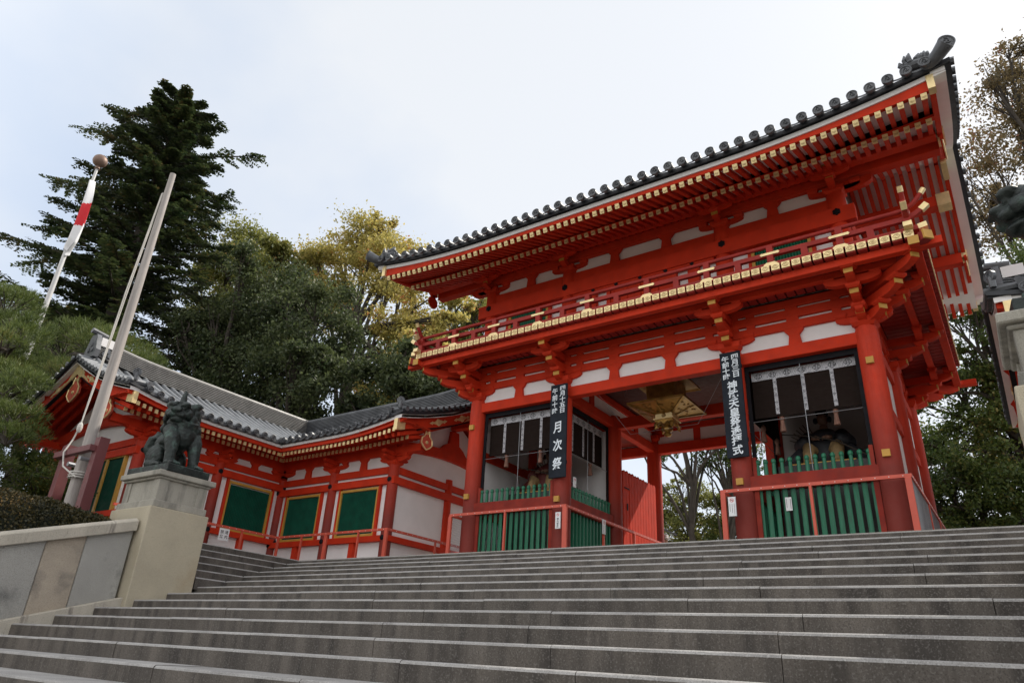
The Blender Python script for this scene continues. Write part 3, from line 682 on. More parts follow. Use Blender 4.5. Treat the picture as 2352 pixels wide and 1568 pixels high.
# ---------------------------------------------------------------- side corridors (local axes: u along the ridge towards the gable, v across, wall front v=0)
def wing(root, T, Lg, dz, valley, cols, nwin, side, dirs, u0=0., dark=False):
    """T maps (u,v,z) to the world; dirs = world vectors of u and v."""
    du, dv = Vector(dirs[0]), Vector(dirs[1])
    def P(name, mb, m, parent=root, smooth=False): return part(name, mb.xf(lambda p: T(*p)), m, parent, smooth)
    D = 4.6; OV = 1.2; U1 = Lg+OV
    FZ = .51
    uv0 = -(D/2) if valley else u0
    # columns
    for u in cols:
        for v in (0, D) if u < Lg-.1 else (0, D/2, D):
            o = P('column', MB().lathe([(.15, FZ), (.15, 3.3), (.14, 3.42)], (u, v, 0), 18), REDW if v == 0 else RED); auto(o)
    H = dz
    us = u0 if not valley else 0.
    # walls and beams, front and gable
    P('plaster_wall', MB().box(us, Lg, .0, .05, FZ, 3.95), WHITE)
    P('plaster_wall', MB().box(Lg-.05, Lg, .06, D, FZ, 3.95), WHITE)
    P('plaster_wall', MB().box(us-(D if valley else 0), Lg, D-.05, D, FZ, 3.95), WHITE)
    def fb_(name, z0, z1, pr, m=RED):
        P(name, MB().box(us-.0, Lg+pr, -pr, .0, z0, z1), m); P(name, MB().box(Lg, Lg+pr, .0, D, z0, z1), m)
    fb_('head_beam', 2.79+H, 2.985+H, .125); fb_('tie_beam', 3.09+H*.8, 3.275+H*.8, .075)
    fb_('sill_beam', 1.27+H*.6, 1.42+H*.6, .135, REDL if False else RED); fb_('ground_beam', FZ, .70, .09, REDL)
    P('wall_plate', MB().box(us, Lg+OV-.25, -.10, .1, 3.60, 3.80), RED)
    P('wall_plate', MB().box(us-(D if valley else 0), Lg+OV-.25, D-.1, D+.1, 3.60, 3.80), RED)
    P('tie_beam', MB().box(us, Lg, -.07, 0, 3.80, 3.95), RED)
    for u in cols:
        for z in (2.90+H, 1.355+H*.6): P('nail_cover', MB().lathe([(.07, .03), (.07, -.01), (.045, -.03), (.001, -.035)], (u, -.145, z), 10, axis='y'), BLACK)
    for i, (a, b) in enumerate(zip(cols, cols[1:])):
        c = (a+b)/2; wl = (b-a)/2
        P('wall_strut', MB().prism([(-.13, 3.275), (.13, 3.275), (.1, 3.50), (.18, 3.58), (.18, 3.60), (-.18, 3.60), (-.18, 3.58), (-.1, 3.50)], (c, -.07, 0), (1,0,0), (0,0,1), (0, .07, 0)), RED)
        P('wall_post', MB().box(c-.09, c+.09, -.1, 0, .70, 1.27+H*.6), RED)
        w = P('window', MB().box(c-.69, c+.69, -.03, .0, 1.52+H*.3, 2.67+H*.8), GREEND)
        s = MB()
        for k in range(26): x = c-.67+k*.0537; s.prism([(-.022, 0), (0, -.02), (.022, 0)], (x, -.032, 1.52+H*.3), (1,0,0), (0,1,0), (0,0,1.15+H*.5))
        P('slats', s, GREENS, w)
        z0, z1 = 1.43+H*.6, 2.75+H*.9
        P('frame', MB().box(c-.755, c-.69, -.075, 0, z0, z1).box(c+.69, c+.755, -.075, 0, z0, z1).box(c-.69, c+.69, -.075, 0, z1-.065, z1).box(c-.69, c+.69, -.075, 0, z0, z0+.065), OCHRE, w)
        for x in (c-.785, c+.785): P('window_jamb', MB().box(x-.03, x+.03, -.09, 0, 1.42+H*.6, 2.79+H), RED)
    # bracket blocks on the columns
    for u in cols:
        m = MB(); masu(m, u, 0, .34, 3.30, 3.42); hijiki(m, u, 0, (1, 0), .52, 3.40, 3.52, .13)
        for t in (-.4, 0, .4): masu(m, u+t, 0, .2, 3.52, 3.60)
        hijiki(m, u, 0, (0, 1), .45, 3.42, 3.53, .12); nose(m, u, 0, (0, -1), 0, .5, 3.54, 3.66, .12)
        if u > Lg-.1: nose(m, u, 0, (1, 0), .1, .62, 3.54, 3.66, .12)
        P('bracket_set', m, RED)
    # gable end: curved tie beam, struts, plaster triangle
    P('plaster_wall', MB().prism([(0, 3.95), (D, 3.95), (D-.3, 4.25), (D/2, 5.35), (.3, 4.25)], (Lg-.05, 0, 0), (0,1,0), (0,0,1), (.04, 0, 0)), WHITE)
    P('rainbow_beam', MB().loft([[(Lg-.0, v, 3.70+.26*math.sin(math.pi*v/D)), (Lg+.13, v, 3.70+.26*math.sin(math.pi*v/D)), (Lg+.13, v, 3.98+.26*math.sin(math.pi*v/D)), (Lg, v, 3.98+.26*math.sin(math.pi*v/D))] for v in np.linspace(0, D, 11)]), RED)
    P('ridge_strut', MB().prism([(-.7, 4.2), (-.55, 4.28), (-.42, 4.4), (-.22, 4.5), (-.16, 4.9), (.16, 4.9), (.22, 4.5), (.42, 4.4), (.55, 4.28), (.7, 4.2)], (Lg, D/2, 0), (0,1,0), (0,0,1), (.11, 0, 0)), RED)
    P('ridge_purlin', MB().box(Lg-.3, U1-.35, D/2-.12, D/2+.12, 4.95, 5.2), RED)
    # ---- roof profile
    E0 = 1.27
    def lift(u): return .26*max(0, (u-(U1-2.6))/2.6)**2 if u > U1-2.6 else 0.
    def zt(v): d = min(v+E0, D+E0-v); return 4.03+.33*d+.04*d*d
    def lz(u, v): d = min(v+E0, D+E0-v); return lift(u)*max(0, 1-d/3.2)
    def vmin(u): return max(-E0, -u) if valley else -E0          # the valley cuts the front slope
    # eave layers along u (start on the valley mitre)
    def eave(name, v0, v1, z0, z1, m, ext=0., parent=root):
        us_ = [(-v0 if valley else u0)+(U1+ext-(-v0 if valley else u0))*i/16 for i in range(17)]
        secs = []
        for i, u in enumerate(us_):
            sh = (v0-v1) if (valley and i == 0) else 0
            secs.append([(u, v0, z0+lift(u)), (u+(v0-v1 if valley and i == 0 else 0), v1, z0+.03+lift(u)), (u+(v0-v1 if valley and i == 0 else 0), v1, z1+.03+lift(u)), (u, v0, z1+lift(u))])
        return P(name, MB().loft(secs), m, parent)
    eave('eaves_board', -1.17, -1.02, 3.80, 3.905, RED); eave('white_eaves_board', -1.225, -1.0, 3.905, 3.985, WHITE); eave('soffit', -1.1, -.05, 3.84, 3.86, RED)
    eave('eaves_board', -.66, -.55, 3.83, 3.90, RED)
    # rafters with ochre tips
    pit = .167; n = int((U1-.1-(.9 if valley else u0))/pit)
    fr = MB().beam((0, -1.10, 3.745), (0, -.45, 3.96), .075, .09).xf(lambda p: tuple(du*p[0]+dv*p[1]+Vector((0,0,p[2])))).mesh('flying_rafter', RED)
    br = MB().beam((0, -.62, 3.735), (0, .1, 3.95), .075, .09).xf(lambda p: tuple(du*p[0]+dv*p[1]+Vector((0,0,p[2])))).mesh('base_rafter', RED)
    cf = MB().box(-.042, .042, -1.118, -1.09, 3.69, 3.793).xf(lambda p: tuple(du*p[0]+dv*p[1]+Vector((0,0,p[2])))).mesh('ochre_tip', GOLD)
    org = Vector(T(0, 0, 0))
    for k in range(n):
        u = U1-.16-k*pit; a = org+du*u
        o = dup('flying_rafter', fr, root, a+Vector((0,0,lift(u)*.8))); dup('gilt_tip', cf, o, a+Vector((0,0,lift(u)*.8)))
    for k in range(n+3):
        u = U1-.30-k*pit; a = org+du*u
        if valley and u < .62: continue
        o = dup('base_rafter', br, root, a+Vector((0,0,lift(u)*.4))); dup('gilt_tip', cf, o, a+dv*.484+Vector((0,0,lift(u)*.4-.005)))
    rb = MB()
    for k in range(n): u = U1-.16-k*pit; rb.beam((u, D+1.1, 3.745), (u, D+.1, 3.95), .075, .09)
    P('rear_rafters', rb, RED)
    # verge rafters under the gable overhang
    vr = MB()
    for u in (Lg+.25, Lg+.5, Lg+.75, Lg+.95):
        for s in (0, 1):
            pts = [(-1.0, zt(-1.0)-.33), (.2, zt(.2)-.36), (1.3, zt(1.3)-.38), (2.3, zt(2.3)-.40)]
            for (v0, z0), (v1, z1) in zip(pts, pts[1:]):
                if s: v0, v1 = D-v0, D-v1
                vr.beam((u, v0, z0), (u, v1, z1), .09, .1)
    P('verge_rafters', vr, RED)
    # roof surface
    vs_ = [-E0, -.9, -.3, .4, 1.1, 1.8, D/2]
    ul = [uv0+(U1+.1-uv0)*i/24 for i in range(25)]
    r = MB()
    for u in ul:
        for v in vs_:
            vv = max(v, vmin(u)); r.v.append((u, vv, zt(vv)+lz(u, vv)))
    n2 = len(vs_)
    r.add([], []); r.f += [(i*n2+j, (i+1)*n2+j, (i+1)*n2+j+1, i*n2+j+1) for i in range(24) for j in range(n2-1)]; r.m += [0]*len(r.f)
    o_ = len(r.v)
    ub = [(uv0-(D/2 if valley else 0))+(U1+.1-uv0+(D/2 if valley else 0))*i/24 for i in range(25)]
    for u in ub:
        for v in vs_:
            vv = D-v; r.v.append((u, vv, zt(vv)+lz(u, vv)))
    k0 = len(r.f); r.f += [(o_+i*n2+j, o_+i*n2+j+1, o_+(i+1)*n2+j+1, o_+(i+1)*n2+j) for i in range(24) for j in range(n2-1)]; r.m += [0]*(len(r.f)-k0)
    TL = TILE if dark else TILEL
    roof = P('roof', r, TILED)
    P('roof_underside', MB().loft([[(u, v, zt(v)-.16+lz(u, v)) for v in [-1.22, -.3, .8, D/2, D-.8, D+.3, D+1.22]]+[(u, v, zt(v)-.10+lz(u, v)) for v in [-1.22, -.3, .8, D/2, D-.8, D+.3, D+1.22][::-1]] for u in (Lg-.3, Lg+.5, U1+.02)]), RED, roof)
    eave('eave_tile_edge', -E0-.02, -1.0, 3.985, 4.06, TILED, .1, roof)
    tb = MB(); ends = []
    k = 0
    while True:
        u = U1-.42-k*.292; k += 1
        if u < uv0+.1: break
        v0 = vmin(u)
        pts = [(u, v0+(v1-v0)*1, 0) for v1 in [v0-(.06 if v0 <= -E0+.01 else 0)]+[v0+(D/2-v0)*q for q in (.12, .3, .5, .7, .85, 1)]]
        pts = [(a, b, zt(max(b, -E0))+.035+lz(u, b)) for a, b, _ in pts]
        tb.tube(pts, .072, 8)
        if v0 <= -E0+.01: ends.append(u)
    k = 0
    while True:
        u = U1-.42-k*.292; k += 1
        if u < ub[0]+.1: break
        tb.tube([(u, D-v, zt(v)+.035+lz(u, v)) for v in vs_], .072, 6)
    auto(P('roof_tiles', tb, TL, roof), 50)
    pans = MB()
    for u in ends:
        um = u-.146
        pans.add([(um-.14+.28*j/6, -E0-.05, 4.055+lift(um)-.03-.05*math.sin(math.pi*j/6)) for j in range(7)]+[(um-.14+.28*j/6, -E0-.05, 4.055+lift(um)+.035-.05*math.sin(math.pi*j/6)) for j in range(7)], [(j, j+1, 8+j, 7+j) for j in range(6)])
    P('pan_tiles', pans, TILE, roof)
    d = disc_mesh(.088, 'end_tile', TILE)
    q = Matrix((du, -dv if False else dv, Vector((0,0,1)))).transposed().to_4x4()
    for u in ends: dup('end_tile', d, roof, org+du*u+dv*(-E0-.075)+Vector((0,0,4.085+lift(u))), q)
    # valley gutter
    if valley: P('valley_gutter', MB().loft([[(-v+a, v, zt(v)+b) for a, b in ((-.16, .03), (0, -.03), (.16, .03), (0, -.06))] for v in vs_]), TILED, roof)
    # ridge: stacked thin tiles with a round top, end ornament
    rs = (uv0 if valley else u0)
    rg = MB(); nl_ = 9; zr0 = zt(D/2)+.0
    def rl(u): return .22*max(0, (u-(U1-2.4))/2.4)**2
    uu = [rs+(U1-.32-rs)*i/20 for i in range(21)]
    for k in range(nl_):
        w = .185-.004*k; z0 = zr0+.055*k
        rg.loft([[(u, D/2-w, z0+rl(u)), (u, D/2+w, z0+rl(u)), (u, D/2+w, z0+.028+rl(u)), (u, D/2-w, z0+.028+rl(u))] for u in uu])
    rg.loft([[(u, D/2-.07, zr0+rl(u)), (u, D/2+.07, zr0+rl(u)), (u, D/2+.07, zr0+.5+rl(u)), (u, D/2-.07, zr0+.5+rl(u))] for u in uu])
    rg.tube([(u, D/2, zr0+.52+rl(u)) for u in uu], .085, 8)
    P('ridge', rg, TILE if dark else RIDGE, roof)
    oz = zr0+rl(U1-.3)
    om = MB().prism([(-.30, -.1), (.30, -.1), (.33, .12), (.26, .3), (.2, .5), (.13, .62), (-.13, .62), (-.2, .5), (-.26, .3), (-.33, .12)], (U1-.34, D/2, oz), (0,1,0), (0,0,1), (.13, 0, 0))
    om.tube([(U1-.55, D/2, oz+.66), (U1-.1, D/2, oz+.72)], .085, 8)
    for a, b in ((-.1, .14), (.1, .14), (0, .3)): om.lathe([(.075, .0), (.075, .03), (.05, .035), (.001, .03)], (U1-.22, D/2+a, oz+b), 12, axis='x')
    for a, b in ((.0, .08), (.16, .08), (.08, .2)): om.lathe([(.07, -.02), (.07, .02), (.001, .02)], (U1-.52-a, D/2-.2, oz+b), 12, axis='y')
    P('ridge_end_tile', om, TILE, roof)
    P('ridge_end_plaster', MB().box(U1-.75, U1-.36, D/2-.185, D/2+.185, oz+.30, oz+.55), WHITE, roof)
    # verge: cross tiles, white board, red bargeboard, gilt
    vv = [-1.24, -.9, -.4, .3, 1.0, 1.7, D/2]; VV = vv+[D-v for v in vv[::-1]][1:]
    def zv(v): return zt(max(min(v, D+E0), -E0))+lz(U1, v)-.05
    def sw(name, u0_, u1_, a, b, m, V=VV, parent=root): return P(name, MB().loft([[(u0_, v, zv(v)+a), (u1_, v, zv(v)+a), (u1_, v, zv(v)+b), (u0_, v, zv(v)+b)] for v in V]), m, parent)
    sw('verge_tile_edge', U1-.1, U1+.09, -.02, .09, TILED, parent=roof)
    sw('white_verge_board', U1-.22, U1+.02, -.115, -.025, WHITE)
    hb = sw('bargeboard', U1-.20, U1-.11, -.40, -.12, RED)
    bl = sw('black_edge', U1-.205, U1-.105, -.44, -.40, BLACK, [v for v in VV if -.6 < v < D+.6])
    sw('gilt_fitting', U1-.21, U1-.09, -.42, -.115, GOLD, [-1.25, -1.1, -.95], hb); sw('gilt_fitting', U1-.21, U1-.09, -.42, -.115, GOLD, [D+.95, D+1.1, D+1.25], hb)
    for v0 in (.35, 1.35, D-.35, D-1.35):
        fit = MB().lathe([(.10, 0), (.09, .02), (.06, .03), (.001, .03)], (U1-.11, v0, zv(v0)-.26), 12, axis='x')
        fl = [(-.36, 0), (-.24, .05), (-.2, .02), (-.08, .06), (.08, .06), (.2, .02), (.24, .05), (.36, 0), (.24, -.05), (.2, -.02), (.08, -.06), (-.08, -.06), (-.2, -.02), (-.24, -.05)]
        fit.prism([(a, b+zv(v0+a)-zv(v0)) for a, b in fl], (U1-.115, v0, zv(v0)-.26), (0,1,0), (0,0,1), (.015, 0, 0))
        P('gilt_fitting', fit, GOLD, hb)
    fit = MB().loft([[(U1-.21, v, zv(v)-.43), (U1-.085, v, zv(v)-.43), (U1-.085, v, zv(v)-.115), (U1-.21, v, zv(v)-.115)] for v in (D/2-.24, D/2, D/2+.24)])
    for s in (-1, 1): fit.prism([(s*a, b+zv(D/2+s*a)-zv(D/2)) for a, b in ((.2, -.12), (.4, -.20), (.45, -.28), (.62, -.30), (.85, -.38), (.6, -.37), (.45, -.36), (.2, -.42))], (U1-.112, D/2, zv(D/2)), (0,1,0), (0,0,1), (.02, 0, 0))
    P('gilt_fitting', fit, GOLD, hb)
    gx = [(0, 0), (.07, -.08), (.09, -.22), (.2, -.32), (.22, -.46), (.12, -.55), (0, -.62), (-.12, -.55), (-.22, -.46), (-.2, -.32), (-.09, -.22), (-.07, -.08)]
    for v, k_ in ((D/2, 1.35), (-.02, .95), (D+.02, .95)):
        ze = zv(v)-.40
        g = P('gable_pendant', MB().prism([(a*k_, b*k_) for a, b in gx], (U1-.19, v, ze), (0,1,0), (0,0,1), (.06, 0, 0)), REDM)
        e = MB().tube([(U1-.12, v+a*k_*1.03, ze+b*k_*1.02) for a, b in gx[1:]], .02, 5)
        for b in (-.15, -.42): e.lathe([(.05, 0), (.04, .03), (.001, .035)], (U1-.13, v, ze+b*k_), 8, axis='x')
        P('gilt_edge', e, GOLD, g)
    vt = MB()
    for v in list(np.arange(-1.15, D/2-.1, .235)):
        for w in (v, D-v): vt.tube([(U1-.38, w, zt(w)+lz(U1, w)+.085), (U1+.12, w, zt(w)+lz(U1, w)+.06)], .068, 7)
    vt.tube([(U1-.42, v, zt(v)+lz(U1, v)+.10) for v in vs_], .09, 8); vt.tube([(U1-.42, D-v, zt(v)+lz(U1, v)+.10) for v in vs_], .09, 8)
    auto(P('verge_tiles', vt, TL, roof), 50)
    e = Vector(T(U1-.02, -E0-.02, 4.2+lift(U1)+.12))
    c = MB().tube([e-Vector((0,0,.2)), e-Vector((0,0,.02))], [.05, .06], 8); part('corner_tile', c, TILE, roof)
    dd = (du-dv); dd.normalize(); qq = Matrix((dd.cross(Vector((0,0,1))), -dd, Vector((0,0,1)))).transposed().to_4x4()
    dup('end_tile', d, roof, e+dd*.03, qq, (1.15, 1, 1.15))
corr = thing('shrine_corridor', 'low L-shaped vermilion corridor with grey tiled roof and green windows left of the gate', 'corridor', (-12.14, 0, .51))
wing(corr, lambda u, v, z: (-12.14+u, v, z), 4.74, 0., True, [0, 2.35, 4.70], 2, 0, ((1,0,0), (0,1,0)), dark=True)
wing(corr, lambda u, v, z: (-12.14-v, -u, z), 4.65, .17, True, [0, 2.28, 4.60], 2, 0, ((0,-1,0), (-1,0,0)))
# doors in the gable wall that faces the steps (ochre framed, green)
for x0, x1 in ((-14.3, -12.6), (-16.4, -14.7)):
    c = (x0+x1)/2
    o = part('corridor_door', MB().box(x0, x1, -4.70, -4.655, .75, 2.93), GREEND, corr)
    part('frame', MB().box(x0-.08, x0, -4.74, -4.655, .72, 3.0).box(x1, x1+.08, -4.74, -4.655, .72, 3.0).box(x0, x1, -4.74, -4.655, 2.93, 3.0).box(c-.05, c+.05, -4.74, -4.70, .75, 2.93), OCHRE, o)
corr2 = thing('shrine_corridor', 'low vermilion corridor with dark tiled roof at the right edge beyond the gate', 'corridor', (12.64, 0, .51))
wing(corr2, lambda u, v, z: (12.64-u, v, z), 4.74, 0., False, [0, 2.35, 4.70], 2, 0, ((-1,0,0), (0,1,0)), u0=-4., dark=True)
# ---------------------------------------------------------------- ground, steps, walls, pedestals
def structure(name, mb, m, smooth=False):
    o = part(name, mb, m, None, smooth); o['kind'] = 'structure'; return o
SY0, SZ0, ST, SH = -1.998, .53, .591, .1725
def sT(p): return (p[0], p[1]-.018*p[0], p[2]-.005*p[0])
g = MB(); n = 60
def grid(xs, ys, zf):
    m = MB(); m.v = [(x, y, zf(x, y)) for x in xs for y in ys]; k = len(ys)
    m.f = [(i*k+j, (i+1)*k+j, (i+1)*k+j+1, i*k+j+1) for i in range(len(xs)-1) for j in range(k-1)]; m.m = [0]*len(m.f); return m
structure('ground', grid(np.linspace(-900, 900, 19), np.linspace(-900, 900, 19), lambda x, y: -3.25), EARTH)
structure('temple_ground', MB().box(-140, 140, -1.5, 160, -3.2, .48), GRAVEL)
def gz(x, y): return min(.47, .42+.288*(y+6.84))
structure('garden_terrace', grid(np.linspace(-60, -7.42, 30), np.linspace(-16, -5.6, 24), gz), EARTH)
structure('garden_terrace', grid(np.linspace(-60, -8.9, 20), np.linspace(-5.6, -1.49, 8), gz), EARTH)
structure('right_terrace', grid(np.linspace(7.2, 60, 12), np.linspace(-16, -1.49, 20), gz), EARTH)
structure('paving', MB().box(-8.6, 9.5, -1.99, 6.3, .2, .525).xf(sT), STONEG)
structure('stylobate', MB().box(-5.6, 5.6, -.75, 6.0, .5, .615), STONEG)
st = MB(); rnd = random.Random(3)
RB = [(0, 0), (.0, -SH-.02), (ST+.1, -SH-.02), (ST+.1, 0), (.02, 0), (.008, -.003), (.002, -.010)]
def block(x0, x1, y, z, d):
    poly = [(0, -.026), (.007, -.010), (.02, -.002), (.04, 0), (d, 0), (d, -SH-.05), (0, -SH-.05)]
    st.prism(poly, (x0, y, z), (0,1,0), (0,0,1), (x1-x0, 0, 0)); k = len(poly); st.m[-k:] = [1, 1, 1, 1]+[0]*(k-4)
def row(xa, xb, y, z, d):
    x = xa
    while x < xb-.01:
        w = rnd.uniform(1.5, 2.6); x1 = min(xb, x+w); x1 = xb if xb-x1 < .7 else x1
        block(x+.003, x1-.003, y+rnd.uniform(-.004, .004), z+rnd.uniform(-.003, .003), d); x = x1
for i in range(23):
    y, z = SY0-i*ST, SZ0-i*SH
    xl = -8.48+.318*i if i < 6 else -6.98
    row(xl, 8.2, y, z, ST+.06)
side = []
def T90(p): return p
for i in range(6):                                          # the flight that turns along the left corridor
    xc = -8.48+.318*i; y1 = SY0-i*ST; z = SZ0-i*SH; y = -5.62
    while y < y1-.02:
        w = rnd.uniform(1.2, 2.0); e = min(y1, y+w); e = y1 if y1-e < .5 else e
        poly = [(0, -.026), (-.007, -.010), (-.02, -.002), (-.04, 0), (-.36, 0), (-.36, -SH-.05), (0, -SH-.05)]
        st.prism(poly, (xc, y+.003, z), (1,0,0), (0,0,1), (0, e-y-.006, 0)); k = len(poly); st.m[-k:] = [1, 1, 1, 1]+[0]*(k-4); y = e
structure('landing', MB().box(-12.2, -8.83, -5.62, -1.84, .1, .52).xf(sT), STONEG)
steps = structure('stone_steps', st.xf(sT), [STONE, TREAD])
# left parapet with sloping coping, slabs and kerb
WT = lambda y: .578+.288*(y+6.84)
wall = thing('stair_parapet', 'pale stone slab parapet with sloping coping along the left side of the steps', 'wall', (-7.2, -9, -1.2))
y = -6.79; k = 0; ws = [.78, .62, .66, .75, .6, .8, .7, .9, .7]
for w in ws:
    yb = y-w; ybt = WT(yb)-.2; m = MB().prism([(y-.004, WT(y)-.21), (yb+.004, WT(yb)-.21), (yb+.004, WT(yb)-1.65), (y-.004, WT(y)-1.65)], (-7.36, 0, 0), (0,1,0), (0,0,1), (.24+.006*(k % 3), 0, 0))
    bevel(part('wall_slab', m, (STONEW, STONET)[(k+0) % 2], wall), .016); y = yb; k += 1
y = -6.79
for w in (2.6, 2.2, 2.0):
    yb = y-w; prof = [(-7.50, -.03), (-7.44, 0), (-7.12, 0), (-7.02, -.055), (-7.02, -.235), (-7.5, -.235)]
    bevel(part('coping', MB().loft([[(a, yy, WT(yy)+b) for a, b in prof] for yy in (y-.003, yb+.003)]), STONEC, wall), .01); y = yb
bevel(part('kerb_stone', MB().prism([(-6.74, WT(-6.74)-1.40), (-12.5, WT(-12.5)-1.40), (-12.5, WT(-12.5)-1.75), (-6.74, WT(-6.74)-1.75)], (-7.13, 0, 0), (0,1,0), (0,0,1), (.17, 0, 0)), STONEC, wall), .012)
def pedestal(name, label, x0, x1, y0, y1, ztop):
    p = thing(name, label, 'pedestal', ((x0+x1)/2, (y0+y1)/2, -.8))
    bevel(part('plinth', MB().box(x0, x1, y0, y1, -1.2, ztop), STONEB, p), .018, 2)
    i = .05; z = ztop
    bevel(part('base_course', MB().box(x0+i, x1-i, y0+i, y1-i, z, z+.135), STONEG, p), .012)
    m = MB(); a = .10
    m.box(x0+a+.025, x1-a-.025, y0+a+.025, y1-a-.025, z+.135, z+.54)
    for cx in (x0+a, x1-a-.2):
        for cy in (y0+a, y1-a-.2): m.box(cx, cx+.2, cy, cy+.2, z+.136, z+.539)
    bevel(part('dado', m, STONEG, p), .006)
    m = MB().box(x0+.06, x1-.06, y0+.06, y1-.06, z+.54, z+.585).box(x0-.0, x1+.0, y0+.0, y1-.0, z+.585, z+.69)
    bevel(part('cap_stone', m, STONEG, p), .014)
    return p
pedestal('stone_pedestal', 'stone pedestal on the left of the steps, cream plinth below a grey panelled block', -8.27, -6.85, -6.75, -5.53, .82)
pedestal('stone_pedestal', 'stone pedestal cut by the right edge of the photo', 6.44, 7.86, -6.75, -5.53, .82)
# bronze guardian lions
def lion(name, label, loc, heading, headyaw, horn, openm, hx=.17, hy=0.):
    root = thing(name, label, 'statue', loc)
    RZ = Matrix.Translation(loc) @ Matrix.Rotation(heading, 4, 'Z')
    b = MB().box(-.72, .66, -.46, .46, 0, .145)
    o = part('bronze_base', b.xf(lambda p: tuple(RZ @ Vector(p))), BRONZE, root); bevel(o, .012)
    m = MB(); z = .145
    S = lambda c, r, rot=None: m.sphere((c[0], c[1], c[2]+z), r, 14, 10, 0, rot)
    Tb = lambda pts, r, n=12: m.tube([(a, b_, c+z) for a, b_, c in pts], r, n)
    S((-.36, 0, .32), (.34, .31, .32)); S((-.28, 0, .55), (.29, .28, .28))
    for s in (-1, 1):
        S((-.26, s*.25, .25), (.27, .13, .25), Matrix.Rotation(.5, 3, 'Y')); Tb([(-.34, s*.29, .1), (-.02, s*.33, .06)], [.10, .085]); S((.04, s*.33, .055), (.15, .10, .06))
        for t in (-.05, .0, .05): S((.16, s*.33+t, .04), (.05, .028, .04))
        Tb([(.06, s*.21, .80), (.22, s*.25, .55), (.28, s*.26, .30), (.31, s*.26, .07)], [.19, .15, .112, .10])
        S((.37, s*.26, .065), (.17, .135, .075))
        for t in (-.085, -.03, .03, .085): S((.50, s*.26+t, .05), (.07, .033, .05))
        S((.24, s*.27, .36), (.06, .04, .14)); S((.10, s*.28, .62), (.12, .06, .16))
        for k in range(3): S((-.12-.12*k, s*.26, .56-.09*k), (.09, .05, .07))
    Tb([(-.34, 0, .42), (-.05, 0, .66), (.14, 0, .80)], [.27, .27, .27], 16); S((.17, 0, .70), (.19, .25, .28))
    Tb([(.05, 0, .82), (.16, 0, 1.05)], [.27, .25], 14)
    for k in range(9):
        a = R(-120+30*k); S((.07+.03*math.cos(k*2.3), .285*math.sin(a), .88+.0*math.cos(a)+.05*math.sin(k*1.7)), (.075, .07, .09))
    for k in range(7): S((.26-.015*abs(k-3), (k-3)*.075, .86-.03*abs(k-3)+.03*(k % 2)), (.05, .05, .08))
    for k in range(8): S((-.10-.05*(k % 3), (k-3.5)*.07, .98-.05*(k % 2)), (.08, .06, .09))
    # flame tail
    for k, (dy, h) in enumerate(((0, .95), (-.16, .75), (.16, .75), (-.08, .88), (.08, .88))):
        Tb([(-.56, dy*.4, .2), (-.68, dy, .5), (-.60, dy*1.1, .72), (-.64, dy*1.2, h)], [.11, .13, .10, .02], 10)
    # head, turned on the neck
    H = Matrix.Translation((hx, hy, 1.15+z)) @ Matrix.Rotation(headyaw, 4, 'Z') @ Matrix.Rotation(.10, 4, 'Y') @ Matrix.Scale(1.13, 4)
    hm = MB(); hs = lambda c, r, rot=None: hm.sphere(c, r, 14, 10, 0, rot)
    hs((0, 0, .02), (.24, .235, .20)); hs((.17, 0, -.03), (.15, .17, .10)); hs((.29, 0, .035), (.07, .10, .06))
    for s in (-1, 1):
        hs((.335, s*.055, .03), (.035, .045, .035)); hs((.19, s*.11, .135), (.10, .085, .055), Matrix.Rotation(s*.35, 3, 'X')); hs((.225, s*.105, .075), (.035, .042, .035))
        hs((.13, s*.17, -.02), (.11, .07, .085)); hs((.24, s*.10, -.055), (.09, .065, .055)); hs((.02, s*.235, -.10), (.11, .06, .10)); hs((-.06, s*.25, .02), (.09, .06, .10))
        hm.tube([(-.02, s*.18, .13), (-.05, s*.27, .18), (-.10, s*.33, .17)], [.085, .06, .012], 10)
        for k in range(5): hs((-.13+.02*(k % 2), s*(.12+.04*k), .14-.10*k), (.10, .085, .09))
        hs((.12, s*.07, .19), (.09, .05, .03))
    jz_ = -.165 if openm else -.125
    hs((.14, 0, jz_), (.16, .14, .055)); hs((.23, 0, jz_-.01), (.06, .10, .045)); hs((.10, 0, jz_-.06), (.08, .12, .06))
    for k in range(6): hs((-.17, (k-2.5)*.08, .15-.02*abs(k-2.5)), (.09, .06, .08))
    for k in range(5): hs((-.20, (k-2)*.1, -.05), (.12, .09, .13))
    hs((.06, 0, .20), (.10, .07, .04))
    if horn: hm.tube([(.06, 0, .19), (.05, 0, .33), (.03, 0, .44)], [.065, .05, .022], 10)
    m.add([tuple(H @ Vector(p)) for p in hm.v], hm.f)
    o = part('bronze_body', m.xf(lambda p: tuple(RZ @ Vector(p))), BRONZE, root, True)
    r = o.modifiers.new('fuse', 'REMESH'); r.mode = 'VOXEL'; r.voxel_size = .016; r.use_smooth_shade = True
    s = o.modifiers.new('soften', 'SMOOTH'); s.factor = .5; s.iterations = 2
    tx = bpy.data.textures.new('casting', 'CLOUDS'); tx.noise_scale = .06
    d = o.modifiers.new('casting', 'DISPLACE'); d.texture = tx; d.strength = .022; d.mid_level = .5
    return root
lion('guardian_lion', 'green bronze guardian lion with a single horn, seated on the left stone pedestal', (-7.50, -6.20, 1.51), R(2), R(-50), True, False, .06, -.10)
lion('guardian_lion', 'bronze guardian lion with open mouth, seen in profile at the right edge of the photo', (7.20, -6.15, 1.51), R(186), R(0), False, True)
